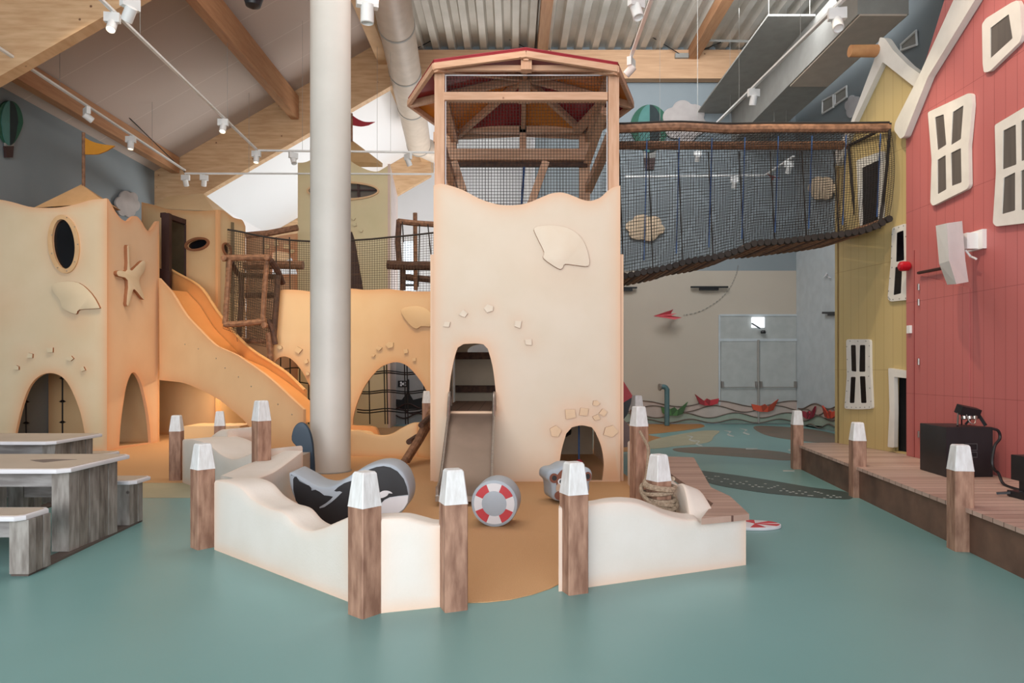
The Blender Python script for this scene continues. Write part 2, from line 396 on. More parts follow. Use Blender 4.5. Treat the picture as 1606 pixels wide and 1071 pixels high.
# back wall: cream-grey below, blue sky paint above
struct(MB().bb((.5, YB, 0), (XR+.12, YB+.12, 4.1)).build('wall_back', m_creamwall))
struct(MB().bb((.5, YB, 4.1), (XR+.12, YB+.12, 10.8)).build('wall_back_upper', m_bluewall))
struct(MB().bb((XR-.02, YF, 4.6), (XR-.005, YB, 10.7)).build('wall_right_upper', m_bluewall))
struct(MB().bb((.5, YB, 0), (.62, 30, 10.8)).build('wall_return', m_whitewall))
fw = MB(); Yf = 30
wx0, wx1 = (633-CX)/F*Yf, (652-CX)/F*Yf; wz0, wz1 = 3.2, EYE+(HY-378)/F*Yf
fw.bb((XL-.12, Yf, 0), (wx0, Yf+.12, 10.8)); fw.bb((wx1, Yf, 0), (.62, Yf+.12, 10.8)); fw.bb((wx0, Yf, 0), (wx1, Yf+.12, wz0)); fw.bb((wx0, Yf, wz1), (wx1, Yf+.12, 10.8))
struct(fw.build('wall_far', m_whitewall))
wf = MB()
for z in (wz0+.75, wz0+1.9): wf.bb((wx0, Yf-.02, z), (wx1, Yf+.06, z+.08))
struct(wf.build('window_1', m_black))
# ceilings
for ya, yb_, cm, nm in ((YF, YB-.1, m_seam, 'ceiling'), (YB-.1, 30, m_whitewall, 'ceiling_sloped_far')):
    cl = MB(); t = .12
    cl.add([(XL-.12, ya, zc(XL-.12)), (RX, ya, zc(RX)), (RX, yb_, zc(RX)), (XL-.12, yb_, zc(XL-.12)), (XL-.12, ya, zc(XL-.12)+t), (RX, ya, zc(RX)+t), (RX, yb_, zc(RX)+t), (XL-.12, yb_, zc(XL-.12)+t)],
       [(0, 1, 2, 3), (7, 6, 5, 4), (0, 4, 5, 1), (1, 5, 6, 2), (2, 6, 7, 3), (3, 7, 4, 0)])
    struct(cl.build(nm, cm))
co = MB(); x = RX; prof = []
while x < XR+.2:
    prof += [(x, 9.92), (x+.16, 9.92), (x+.21, 10.08), (x+.37, 10.08)]; x += .42
vs = [(a, yy, b) for yy in (YF, YB+.1) for a, b in prof]; n_ = len(prof)
co.add(vs, [(i, i+1, n_+i+1, n_+i) for i in range(n_-1)])
struct(co.build('ceiling_corrugated', m_corr, smooth=0))
struct(MB().bb((RX, YB, 10.6), (.6, 30, 10.7)).build('ceiling_far', m_whitewall))
# glulam rafters across the hall
def rafter(Y, lab, x1=RX+.2, T=.22, h=1.34, name='roof_beam'):
    a = [(XL, zc(XL)-h), (x1, zc(x1)-h), (x1, zc(x1)-.01), (XL, zc(XL)-.01)]
    mb = MB().prism([Vector((p[0], Y, p[1])) for p in a], (0, -1, 0), T)
    return tag(mb.build(name, m_glulam), lab, 'roof beam')
rafter(10.8, 'thick pale spruce glulam rafter nearest the viewer, crossing the upper left corner')
rafter(YB-.25, 'long spruce glulam rafter sloping up from the left wall behind the round column')
rafter(26.5, 'far spruce glulam rafter seen beyond the second one, over the bright hall')
tag(MB().bb((RX+.35, YB-.3, EYE+(HY-123)/F*(YB-.3)), (6.4, YB-.05, EYE+(HY-78)/F*(YB-.3))).build('roof_beam', mat('level_spruce_beam', (200, 160, 124), .6, (184, 144, 108), 3.2, (.4, 5, 5), knots=((110, 72, 48), 2.6, .06))), 'level spruce beam running along the top of the back wall behind the tower roof', 'roof beam')
struct(MB().bb((RX+.3, YB-.02, EYE+(HY-123)/F*YB-.02), (.55, YB+.1, 10.8)).build('wall_gable', m_bluewall))
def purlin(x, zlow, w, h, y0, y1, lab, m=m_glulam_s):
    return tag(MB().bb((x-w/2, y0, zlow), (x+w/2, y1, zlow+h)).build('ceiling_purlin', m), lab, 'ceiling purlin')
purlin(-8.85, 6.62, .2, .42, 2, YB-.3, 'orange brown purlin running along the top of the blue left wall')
purlin(-5.71, 8.04, .2, .6, 2, YB-.3, 'orange brown purlin running over the pink ceiling between column and left wall')
tag(MB().bb((RX-.16, 2, 9.5), (RX+.14, 28, 10.05)).build('ridge_beam', m_glulam), 'pale timber ridge beam running away beside the fat beige air duct', 'roof beam')
for i, (px, lab) in enumerate(((852, 'short timber roof joist just above the tower roof peak'), (1100, 'timber roof joist slanting over the white track right of the tower'))):
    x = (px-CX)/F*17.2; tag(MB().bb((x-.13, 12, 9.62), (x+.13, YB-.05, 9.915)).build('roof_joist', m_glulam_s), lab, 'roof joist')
def rod(pts, lab, r=.012, name='tension_rod', m=m_black, cat='tension rod'):
    return tag(MB().tube(pts, r, 5).build(name, m), lab, cat)
rod([P(652, 77, 17.9), P(830, -20, 17.9)], 'thin black tension rod rising right from beside the fat duct')
rod([P(672, -5, 17.6), P(828, 77, 17.9)], 'thin black tension rod dropping toward the tower roof peak')
rod([P(925, -2, 17.4), P(1068, 86, 17.9)], 'thin black tension rod dropping to the bracket on the level beam')
rod([P(1080, 88, 17.9), P(1330, -20, 17.4)], 'thin black tension rod rising right from the bracket on the level beam')
rod([P(1094, 63, 17.2), P(1265, 67, 17.2)], 'grey horizontal pipe under the corrugated roof', .03, 'steel_pipe', m_duct, 'pipe')
rod([P(0, 12, 12), P(85, 70, 13), P(290, 270, 17.9)], 'thin dark cable running beneath the pink ceiling from the near rafter', .012, 'ceiling_cable', m_black, 'cable')
tag(MB().box(P(1069, 88, 17.93), (.35, .1, .12)).build('beam_bracket', m_duct), 'small steel bracket where two tension rods meet the level beam', 'bracket')
# big beige duct beside the ridge
d = thing('air_duct', 'fat round beige air duct hanging beside the ridge beam', 'air duct', (-2.3, 12, 9))
dA = Vector((-2.28, 11.5, 9.05)); dB = Vector((P(657, 0, 23).x, 23, 9.0)); dv = (dB-dA).normalized()
MB().cyl(dA, dB, .40, 36).build('duct_pipe', m_ductc, d)
for t_ in (.3, .5, .7, .99): q = dA.lerp(dB, t_); MB().cyl(q, q+dv*.06, .412, 36).build('duct_collar', m_duct, d)
MB().cyl(dB, dB+Vector((.5, .5, -.1)), .34, 30).build('duct_elbow', m_ductc, d)
# boxed duct to the right
d = thing('boxed_duct', 'large grey boxed duct hanging along the right side of the ceiling', 'air duct', (6.3, 12, 7.5))
MB().bb((5.87, 11.6, 7.5), (6.74, YB, 8.3)).build('duct_casing', m_duct, d)
MB().bb((4.95, 13.2, 8.3), (5.87, YB, 8.34)).build('duct_shelf', m_duct, d)
MB().bb((5.9, 11.58, 7.47), (6.7, 14.5, 7.5)).build('duct_underside_panel', m_ductc, d, label='pinkish underside panel')
for x, y in ((5.0, 13.3), (5.8, 13.3)): MB().tube([(x, y, 8.3), (x, y, 9.9)], .008, 5).build('hanger_rod', m_duct, d)
for k in range(2):
    for (px, py, ww, hh) in ((1300, 160, .5, .32), (1427, 62, .55, .4)):
        pass
plR = Pl((XR-.03, 18), (XR-.03, 0))
for i, (q, lab) in enumerate((([(1290, 158), (1307, 149), (1307, 168), (1290, 178)], 'left half of the pale wall grille beside the yellow gable'), ([(1310, 147), (1328, 135), (1328, 152), (1310, 165)], 'right half of the pale wall grille beside the yellow gable'),
                 ([(1413, 70), (1437, 48), (1438, 70), (1413, 79)], 'wall grille high between the two house gables'))):
    g = thing('wall_grille', lab, 'vent', plR.px(*q[3]))
    p3 = [plR.px(x, y, .02) for x, y in q]; MB().prism(p3, plR.n, .02).build('louvre', m_duct, g)
    MB().tube([plR.px(x, y, .03) for x, y in q], .025, 5, closed=True).build('frame', m_white, g)
# round column
d = thing('round_column', 'tall round pale concrete column standing in the sand area', 'column', (-2.63, 9.9, 0))
MB().lathe((-2.63, 9.9, 0), [(.286, 0), (.286, 10.45)], 56).build('column_shaft', m_col, d)
MB().lathe((-2.63, 9.9, 0), [(.30, 0), (.30, .015), (.286, .02)], 56).build('base_ring', m_duct, d)
# ------------------------------------------------------------------ floor finishes
def patch(name, pts, m, lab, cat='floor marking', z=.003, sm=True, world=False):
    q = [(p[0], p[1]) if world else tuple(FL(*p))[:2] for p in pts]
    if sm: q = smooth_curve(q, 5, True)
    mb = MB().prism([Vector((x, y, z)) for x, y in q], (0, 0, 1), z-.0005)
    return tag(mb.build(name, m, smooth=0), lab, cat)
sp_ = [tuple(FL(*p))[:2] for p in ((732, 946), (765, 945), (800, 941), (835, 933), (862, 924), (880, 915))]+[(1.0, 5.1), (1.55, 6.2), (1.62, 8.6), (1.5, 12.2), (1.4, 17.5), (-9.3, 17.5), (-9.35, 12.1), (-7.25, 12.1), (-6.2, 9.15), (-5.0, 8.9), (-4.1, 8.9), (-2.5, 5.75), (-1.0, 4.35)]
patch('sand_carpet', sp_, m_sand, 'orange sand coloured carpet inside and under the play castle', 'carpet', .006, False, True)
patch('floor_marking', [(150, 752), (300, 753), (300, 781), (217, 781), (100, 781)], m_beigefl, 'pale beige strip of floor left of the near dune wall', z=.003, sm=False)
patch('floor_marking', [(960, 662), (1070, 660), (1095, 664), (1105, 669), (1080, 674), (1040, 679), (1017, 682), (1050, 690), (1020, 699), (960, 706)], mat('ochre_vinyl', (176, 122, 66), .5), 'ochre sandbank shape painted on the floor beyond the posts')
patch('floor_marking', [(1040, 686), (1100, 676), (1128, 676), (1120, 684), (1110, 694), (1060, 700), (1020, 704), (1010, 697)], m_beigefl, 'pale shallow water shape beside the ochre sandbank', z=.004)
patch('floor_marking', [(1060, 703), (1120, 701), (1200, 706), (1240, 712), (1240, 722), (1180, 718), (1100, 712), (1062, 708)], m_brownfl, 'long brown reef shape on the green floor beyond the dock')
patch('floor_marking', [(1185, 668), (1262, 672), (1314, 682), (1322, 695), (1260, 692), (1200, 682)], m_brownfl, 'brown shape on the floor in front of the back doors')
patch('floor_marking', [(1085, 738), (1130, 742), (1200, 752), (1270, 764), (1328, 772), (1332, 783), (1270, 780), (1190, 772), (1110, 757)], m_darkfl, 'dark dotted stripe curving across the green floor to the stage', z=.003)
dots = MB(); rn = random.Random(3)
for i in range(46):
    s_ = (i+.5)/46; px = 1095+s_*225; py = 740+s_*34+rn.uniform(2, 11); c = FL(px, py, .005)
    r = .018; dots.prism([c+Vector((r*math.cos(a), r*math.sin(a), 0)) for a in [k*PI/3 for k in range(6)]], (0, 0, 1), .0035)
o = tag(dots.build('stripe_dots', m_dot, smooth=0), 'small white dots scattered on the dark stripe of the floor', 'floor dots'); o['kind'] = 'stuff'
for (a, b, k) in ((1075, 683, 0), (1086, 690, 1), (1135, 675, 2), (1160, 672, 3)):
    patch('floor_marking', [(a, b), (a+12, b+2), (a+8, b+6), (a+16, b+9), (a+14, b+10), (a+5, b+7), (a+9, b+3)], m_dot, ['white ripple squiggle nearest the ochre sandbank', 'white ripple squiggle in front of the other ripples', 'white ripple squiggle left of the door foot', 'white ripple squiggle under the left door leaf'][k], z=.006)
for (a, b, k) in ((1228, 738.5, 0), (1236, 706, 1), (1170, 704, 2)):
    patch('floor_marking', [(a, b-1), (a+18, b-.6), (a+18, b+.9), (a, b+.9)], m_dot, ['short white dash beside the foot of the leftmost stage post', 'short white dash behind the leftmost stage post', 'short white dash at the edge of the brown reef'][k], z=.0045, sm=False)
# ------------------------------------------------------------------ posts
def make_post(h, label, x, y, rot, group='brown posts with white caps', capd=None):
    t = thing('mooring_post', label, 'post', (x, y, 0), group)
    w_ = .147; c0 = .152; hc = .2
    mb = MB(); r = .008
    def sq(hw, z, c=.006): return [(a*hw-(c if a > 0 else -c)*(1-q), b*hw-(c if b > 0 else -c)*q, z) for a, b, q in ((-1, -1, 1), (-1, -1, 0), (1, -1, 0), (1, -1, 1), (1, 1, 1), (1, 1, 0), (-1, 1, 0), (-1, 1, 1))]
    def stack(lv):
        vs = []; fs = []
        R = Matrix.Rotation(rot, 3, 'Z')
        for hw, z in lv: vs += [R@Vector(p)+Vector((x, y, 0)) for p in sq(hw, z)]
        for k in range(len(lv)-1):
            for i in range(8): j = (i+1) % 8; fs.append((k*8+i, k*8+j, k*8+8+j, k*8+8+i))
        fs += [tuple(range(7, -1, -1)), tuple((len(lv)-1)*8+i for i in range(8))]
        # winding outward
        return MB().add(vs, [tuple(reversed(f)) for f in fs])
    stack([(w_/2, 0), (w_/2, h*.3), (w_/2, h-hc-.01)]).build('shaft', m_post, t, 20)
    stack([(c0/2, h-hc-.01), (c0/2-.002, h-hc), (.054, h-.012), (.046, h)]).build('cap', m_cap, t, 20, label='white painted tapered cap')
    return t
R_ = math.radians
def fp(px, py): v = FL(px, py); return v.x, v.y
posts = [
 ('mooring post at the near front corner of the left dune wall', *fp(572, 962), .868, 50, 0),
 ('mooring post at the end of the dune wall, left of the sand entrance', *fp(711, 953), .868, 21, 0),
 ('mooring post at the right side of the sand entrance, in front of the bear', *fp(900, 927), .868, 21.5, 0),
 ('mooring post at the left corner of the dune wall nearest the picnic tables', *fp(318, 858), .868, 48, 0),
 ('mooring post left of the farther dune wall, in front of the slide arch', *fp(277, 753), .868, 8, 0),
 ('small far mooring post under the slide arch', -4.27, 9.98, .868, 20, 0),
 ('tall mooring post standing behind the left dune wall', *fp(410, 802), 1.16, 47, 0),
 ('tall mooring post half hidden by the left edge of the round column', -3.83, 12.45, 1.1, 0, 0),
 ('tall mooring post half hidden by the left edge of the tower', -1.49, 11.9, 1.1, 10, 0),
 ('tall mooring post with the rope fixed to its front, right of the tower', *fp(1002, 797), 1.09, 20, 0),
 ('tall mooring post just behind the one with the fixed rope', 1.83, 10.0, 1.1, 20, 0),
 ('short mooring post wrapped in thick rope beside the dock', 1.19, 5.54, .80, 28, 0),
 ('farthest mooring post at the stage edge', *fp(1250, 735), .868, -7, 0),
 ('middle mooring post at the stage edge', *fp(1345, 779), .868, -7, 0),
 ('nearest mooring post at the stage edge', *fp(1506, 862), .868, -7, 0)]
for lab, x, y, h, rot, _ in posts: make_post(h, lab, x, y, R_(rot))
# rope wound on the short post
x0, y0 = 1.19, 5.54; rp = []
for i in range(0, 150):
    a = i/150*2*PI*7.5; z = .585-.27*i/150+.018*math.sin(a*.7+1); r = .118+.012*math.sin(a*1.3)
    rp.append((x0+r*math.cos(a), y0+r*math.sin(a), z))
rt = thing('mooring_rope', 'thick beige rope wound round the short post and tied to the tall one', 'rope', (x0, y0, .3))
MB().tube(rp, .0175, 7).build('rope_coil', m_rope, rt)
rp2 = []
for i in range(60):
    a = i/60*2*PI*2; rp2.append((x0+.14*math.cos(a+.5), y0+.14*math.sin(a+.5), .46+.09*math.sin(a*1.0)))
MB().tube(rp2, .0175, 7).build('crossed_loop', m_rope, rt)
q0 = Vector((1.36, 7.22, .93)); q0 = P(1004, 677, 7.0)
MB().tube(smooth_curve([tuple(q0), tuple(P(1012, 692, 6.7)), tuple(P(1017, 705, 6.3)), tuple(P(1015, 740, 5.8)), (x0-.12, y0-.03, .56)], 6), .016, 7).build('rope_line', m_rope, rt)
# ------------------------------------------------------------------ dune walls
def dune(name, st, lab, sub=6, rows=7, r=.025, m=None, ends=.5, top=.25, bot=.55, parent=None):
    S_ = smooth_curve(st, sub); mb = MB(); vs = []; at = []; fs = []; ncol = 0
    L = 0; acc = [0]
    for i in range(1, len(S_)): acc.append(acc[-1]+math.hypot(S_[i][0]-S_[i-1][0], S_[i][1]-S_[i-1][1]))
    Lt = acc[-1]
    for i, (fx, fy, zf, bx, by, zb) in enumerate(S_):
        Fv = Vector((fx, fy, 0)); Bv = Vector((bx, by, 0)); d = (Bv-Fv); dl = d.length; d = d/dl if dl > 0 else d
        rr = min(r, dl*.3, zf*.4, zb*.4)
        col = []
        e = ends*math.exp(-min(acc[i], Lt-acc[i])/.06)
        for k in range(rows): z = (zf-rr)*k/(rows-1); col.append((Fv+Vector((0, 0, z)), max(e, bot*math.exp(-z/.06), top*math.exp(-(zf-z)/.03))))
        col.append((Fv+d*rr*.3+Vector((0, 0, zf-rr*.3)), top)); col.append((Fv+d*rr+Vector((0, 0, zf)), top*.6))
        for k in range(1, 5):
            t_ = k/5; col.append((Fv+d*(rr+(dl-2*rr)*t_)+Vector((0, 0, zf+(zb-zf)*t_)), .06))
        col.append((Bv-d*rr+Vector((0, 0, zb)), top*.6)); col.append((Bv-d*rr*.3+Vector((0, 0, zb-rr*.3)), top))
        for k in range(rows): z = (zb-rr)*(1-k/(rows-1)); col.append((Bv+Vector((0, 0, z)), max(e, bot*math.exp(-z/.08), top*math.exp(-(zb-z)/.03))))
        ncol = len(col); vs += [c[0] for c in col]; at += [c[1] for c in col]
    n = len(S_)
    for i in range(n-1):
        for k in range(ncol-1): fs.append((i*ncol+k, (i+1)*ncol+k, (i+1)*ncol+k+1, i*ncol+k+1))
    fs += [tuple(range(ncol)), tuple((n-1)*ncol+ncol-1-k for k in range(ncol))]
    mb.add(vs, fs, at); o = mb.build(name, m or m_dune, parent, 40)
    return tag(o, lab, 'dune wall') if parent is None else o
def DS(F0, F1, prof, T0, T1=None, back=None):
    """stations from pixel profile (px,py_front_top) on the vertical plane F0-F1; back offset vectors interpolated"""
    pl = Pl(F0, F1); out = []; T1 = T1 or T0
    for i, p in enumerate(prof):
        u, v = pl.uv(p[0], p[1]); q = pl.w(u, 0); s_ = u/pl.L
        t = (T0[0]*(1-s_)+T1[0]*s_, T0[1]*(1-s_)+T1[1]*s_)
        zb = v+(p[2] if len(p) > 2 else 0)
        out.append((q.x, q.y, v, q.x+t[0], q.y+t[1], zb))
    return out
A_ = FL(336, 862); B_ = FL(552, 946); C_ = FL(594, 962); D_ = FL(690, 952)
dune('dune_wall', DS(A_, B_, [(336, 753), (355, 755), (375, 763), (395, 782), (420, 796), (443, 803), (463, 822), (483, 831), (500, 829), (514, 824), (535, 815), (552, 808)], (.24, .19), (.10, .17)), 'cream dune shaped low wall running from the table side post to the near corner post')
dune('dune_wall', DS((C_.x, C_.y), (D_.x, D_.y), [(590, 813), (612, 812), (635, 812), (660, 818), (675, 822), (690, 823)], (.01, .17)), 'short cream dune wall between the near corner post and the sand entrance post')
# thick block behind: right face at x=475
Bk0 = FL(400, 822); Bk1 = FL(476, 806)
bp0 = Vector((-2.32, 5.95, 0)); bp1 = FL(474, 808)
def bk_(px, Y, py): v = P(px, py, Y); return (v.x, v.y, v.z)
bl = [(bk_(388, 5.88, 755), bk_(346, 6.35, 745)), (bk_(425, 6.4, 742), bk_(385, 6.9, 728)), (bk_(440, 6.62, 733), bk_(402, 7.1, 722)), (bk_(455, 6.85, 722), bk_(412, 7.35, 719)), (bk_(475, 7.2, 707), bk_(428, 7.7, 706))]
dune('dune_wall', [a+b for a, b in bl], 'broad cream dune block behind the left wall beside the tall post')
e0 = FL(286, 757); e1 = FL(402, 800)
dune('dune_wall', DS((e0.x, e0.y), (e1.x, e1.y), [(286, 689), (305, 689), (325, 696), (348, 713), (365, 719), (382, 715), (402, 706)], (.35, .45)), 'pale dune wall running from the small left post toward the broad block')
g0 = FL(296, 739); g1 = FL(360, 728)
dune('dune_wall', DS(tuple(FL(322, 745))[:2], tuple(FL(358, 758))[:2], [(322, 692), (333, 682), (345, 674), (358, 674)], (.3, .5)), 'small curled dune wall piece with a vertical edge behind the pale dune wall')
dune('dune_wall', DS(tuple(FL(358, 758))[:2], tuple(FL(398, 742))[:2], [(358, 675), (375, 673), (390, 676), (398, 678)], (.1, .35)), 'small straight dune wall piece left of the tall post')
dune('dune_wall', DS(tuple(FL(548, 716))[:2], tuple(FL(652, 716))[:2], [(545, 676), (562, 675), (580, 680), (596, 683), (612, 681), (630, 671), (645, 664), (654, 663)], (0, .14)), 'low cream dune wall in front of the middle arch', m=m_sandwarm)
dune('dune_wall', DS(tuple(FL(654, 716))[:2], tuple(FL(682, 722))[:2], [(654, 663), (668, 664), (682, 666)], (0, .14)), 'short dune wall end next to the log ladder', m=m_sandwarm)
# right side
a0 = FL(875, 928); a1 = FL(1170, 886)
st = DS(tuple(a0)[:2], tuple(a1)[:2], [(876, 796), (900, 794), (925, 792), (950, 788), (975, 787), (1000, 790), (1020, 797), (1045, 808), (1075, 815), (1092, 815), (1104, 820)], (.02, .15), (.03, .30))
u_ = Pl(tuple(a0)[:2], tuple(a1)[:2])
st2 = []
for px in (1115, 1135, 1150, 1170): q = u_.w(u_.uv(px, 812)[0], 0); st2.append((q.x, q.y, .36, q.x+.03, q.y+.25, .36))
dune('dune_wall', st+st2[1:], 'large cream dune wall to the right of the sand entrance', r=.018)
dune('dune_wall', [(1.34, 5.15, .36, 1.58, 5.2, .34), (1.36, 5.45, .56, 1.52, 5.5, .52), (1.36, 5.9, .50, 1.5, 5.9, .46), (1.42, 7.0, .46, 1.54, 7.0, .46), (1.47, 8.1, .58, 1.57, 8.1, .58), (1.49, 8.8, .56, 1.6, 8.8, .56)], 'narrow cream dune wall running back from the rope post to the tower')
# dock
dk = [(1098, 815), (1175, 806), (1145, 778), (1115, 764), (1100, 738), (1088, 717), (1052, 716), (1040, 716)]
dkz = .41; q = [FL(x, y, dkz) for x, y in dk]; q[0] = FL(1100, 813, dkz); q += [Vector((1.64, 7.4, dkz)), Vector((1.62, 5.5, dkz))]
d = thing('wooden_dock', 'low wooden dock with cross boards right of the dune wall', 'dock', (1.8, 6.5, 0))
MB().prism(q, (0, 0, 1), .045).build('dock_boards', m_dock, d)
for x, y in ((1.72, 5.3), (1.75, 6.4), (2.1, 8.1), (1.7, 7.9)): MB().box((x, y, .18), (.1, .1, .364)).build('leg', m_post, d)
# striped board lying on the floor
c = FL(1186, 826); bd = thing('striped_board', 'red and white striped oval board lying on the floor behind the dock end', 'board', (c.x, c.y, 0))
ell = [Vector((c.x-.05+.28*math.cos(a), c.y+.17*math.sin(a), .03)) for a in [k*2*PI/40 for k in range(40)]]
MB().prism(ell, (0, 0, 1), .03, .008).build('board_body', m_wprint, bd)
for sgn in (-1, 1):
    for k in range(2):
        a0_ = .35+k*1.1; pts = [Vector((c.x-.05+(.04 if k else .03), c.y, .032))]+[Vector((c.x-.05+.265*math.cos(sgn*t), c.y+.158*math.sin(sgn*t), .032)) for t in [a0_-.2+.11*i for i in range(6)]]
        MB().prism(pts, (0, 0, 1), .003).build('red_stripe', m_rprint, bd)
# ------------------------------------------------------------------ central tower
TY = 8.97; BY = 11.95
T_ = thing('castle_tower', 'tall cream sandcastle tower with timber frame and red and amber roof in the middle', 'play tower', (.2, 10.4, 0))
pt = Pl(((680-CX)/F*TY, TY), ((973-CX)/F*TY, TY)); uv = pt.uv
topc = [(680, 291), (690, 288), (702, 290), (715, 294), (728, 299), (753, 312), (778, 320), (800, 322), (825, 319), (850, 309), (866, 303), (883, 302), (901, 308), (913, 313), (926, 315), (941, 310), (951, 301), (961, 294), (973, 291)]
outer = [(0, 0), (uv(973, 700)[0], 0)]+[uv(*p) for p in reversed(smooth_curve(topc, 3))]
arch = smooth_curve([(703, 645), (704, 620), (707, 590), (713, 560), (718, 545)], 4)+smooth_curve([(727, 539.5), (745, 538.5), (758, 540)], 3)+smooth_curve([(765, 547), (772, 572), (776, 600), (778, 625), (778, 645)], 4)
small = [(876, 756)]+smooth_curve([(877, 730), (881, 705), (888, 680)], 4)+smooth_curve([(897, 670), (912, 667), (928, 670)], 4)+smooth_curve([(934, 678), (943, 700), (947, 725), (946, 742), (944, 756)], 4)
gl = []
for (x, y) in [(701, 509), (728, 493), (767, 484), (812, 508), (829, 537)]: u, v = uv(x, y); gl.append((u, v, .16, .16))
u, v = uv(885, 400); gl.append((u, v, .5, .1))
for (x, y) in [(873, 676), (893, 649), (916, 645), (935, 650), (957, 675)]: u, v = uv(x, y); gl.append((u, v, .2, .35))
u, v = uv(860, 760); gl.append((u, v, .5, .3)); u, v = uv(960, 740); gl.append((u, v, .35, .7)); u, v = uv(690, 560); gl.append((u, v, .25, .25))
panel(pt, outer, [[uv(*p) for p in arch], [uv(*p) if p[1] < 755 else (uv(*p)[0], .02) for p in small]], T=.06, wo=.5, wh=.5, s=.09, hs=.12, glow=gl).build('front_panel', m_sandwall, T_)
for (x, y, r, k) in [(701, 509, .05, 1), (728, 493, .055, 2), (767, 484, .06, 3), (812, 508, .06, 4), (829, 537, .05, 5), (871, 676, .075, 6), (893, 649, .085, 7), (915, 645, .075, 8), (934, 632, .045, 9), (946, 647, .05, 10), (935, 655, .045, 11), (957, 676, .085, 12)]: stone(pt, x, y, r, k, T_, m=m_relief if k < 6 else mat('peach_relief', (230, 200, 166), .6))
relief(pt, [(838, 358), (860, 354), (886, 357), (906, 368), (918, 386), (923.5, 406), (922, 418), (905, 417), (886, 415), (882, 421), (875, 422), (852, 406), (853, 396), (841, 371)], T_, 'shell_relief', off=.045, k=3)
# side and back boards, platform
for xx, s_ in (((680-CX)/F*TY, -1), ((973-CX)/F*TY, 1)):
    pls = Pl((xx, TY+.06), (xx, BY)) if s_ < 0 else Pl((xx, BY), (xx, TY+.06))
    h1 = []
    if s_ > 0: h1 = [[(pls.L-.35-.9+a*.9, .03 if a in (0, 1) else .03+1.25*math.sin(PI*a)**.6) for a in [i/12 for i in range(13)]]]
    panel(pls, [(0, 0), (pls.L, 0), (pls.L, 3.0)]+[(pls.L*(1-k/12), 2.95+.12*math.sin(k)) for k in range(1, 12)]+[(0, 3.0)], h1, T=.05, step=.15).build('side_panel', m_sandwall, T_)
plb = Pl((-.99, BY-.12), (1.40, BY-.12))
hole = [plb.uv(755+22*math.cos(a), 551+11*math.sin(a)) for a in [k*2*PI/24 for k in range(24)]]
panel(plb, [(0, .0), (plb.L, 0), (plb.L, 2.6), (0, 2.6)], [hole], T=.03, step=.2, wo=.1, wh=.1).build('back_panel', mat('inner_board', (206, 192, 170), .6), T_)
MB().bb((-.97, TY+.08, .86), (.12, BY-.16, .93)).build('platform', planks('platform_boards', 0, .15, (150, 118, 98), (120, 92, 76), (60, 44, 36)), T_)
for zz in (1.08, 1.65): MB().bb((-.97, BY-.24, zz), (1.38, BY-.16, zz+.12)).build('inner_rail', m_logd, T_)
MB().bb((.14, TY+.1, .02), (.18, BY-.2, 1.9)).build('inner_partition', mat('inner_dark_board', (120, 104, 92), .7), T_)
for (x, y, z) in ((.55, 10.7, .62), (.85, 10.9, .5)): MB().lathe((x, y, z), [(.02, -.1), (.09, -.06), (.1, 0), (.09, .06), (.02, .1)], 14).build('hanging_ball', m_black, T_)
hb = P(908, 727, 9.6); MB().tube([hb, (hb.x, hb.y, 2.2)], .012, 6).build('climbing_rope', m_blue, T_)
MB().lathe(hb, [(.02, -.05), (.06, -.02), (.06, .03), (.02, .06)], 14).build('rope_knob', m_rprint, T_)
# timber frame
def bx(px, py, Y): return P(px, py, Y)
zt = EYE+(HY-101)/F*TY
fy = TY+.07
for (xa, xb) in ((680, 697), (953, 971)):
    a = P(xa, 0, fy).x+.012; b = P(xb, 0, fy).x; MB().bb((a, fy, 2.0), (b, fy+.15, zt)).build('post', m_timber, T_)
for (xa, xb) in ((702, 713), (911, 922)):
    a = P(xa, 0, BY).x; b = P(xb, 0, BY).x; MB().bb((a-.03, BY-.08, 2.4), (b+.03, BY+.07, 5.6)).build('post', m_timber, T_)
xl, xr = P(681, 0, fy).x, P(971, 0, fy).x
MB().bb((xl, fy-.05, P(0, 113, fy).z), (xr, fy, zt)).build('top_beam', m_timberh, T_)
MB().bb((P(697, 0, fy).x, fy-.01, P(0, 157, fy).z), (P(953, 0, fy).x, fy+.1, P(0, 144.5, fy).z)).build('cross_beam', m_timberh, T_)
MB().bb((-1.05, BY-.1, P(0, 211, BY).z), (1.3, BY, P(0, 200, BY).z)).build('back_beam', m_timberh, T_)
MB().bb((-1.2, BY-.35, P(0, 250, 11.6).z), (1.28, BY-.25, P(0, 233, 11.6).z)).build('middle_beam', m_timberh, T_)
MB().bb((-1.15, BY-.2, P(0, 262, 11.8).z), (1.3, BY-.12, P(0, 253, 11.8).z)).build('lower_beam', m_logd, T_)
for xs in (-1.0, 1.33): MB().bb((xs-.06, fy+.16, 4.55), (xs+.06, BY, 4.68)).build('side_beam', m_timber, T_)
for xs in (-1.0, 1.33): MB().bb((xs-.06, fy+.16, 5.42), (xs+.06, BY, 5.54)).build('side_top_beam', m_timber, T_)
for (a, b, c_, d_, Y1, Y2) in ((949, 174, 922, 252, 9.9, 11.5), (856, 254, 832, 322, 11.2, 11.2), (712, 254, 727, 300, 11.2, 11.2), (940, 168, 905, 205, 10.6, 11.7)):
    MB().beam(P(a, b, Y1), P(c_, d_, Y2), .12, .12, (0, 1, 0)).build('brace', m_timber, T_)
MB().tube([P(822, 262, 11.3), P(818, 322, 11.3)], .02, 6).build('blue_cord', m_blue, T_)
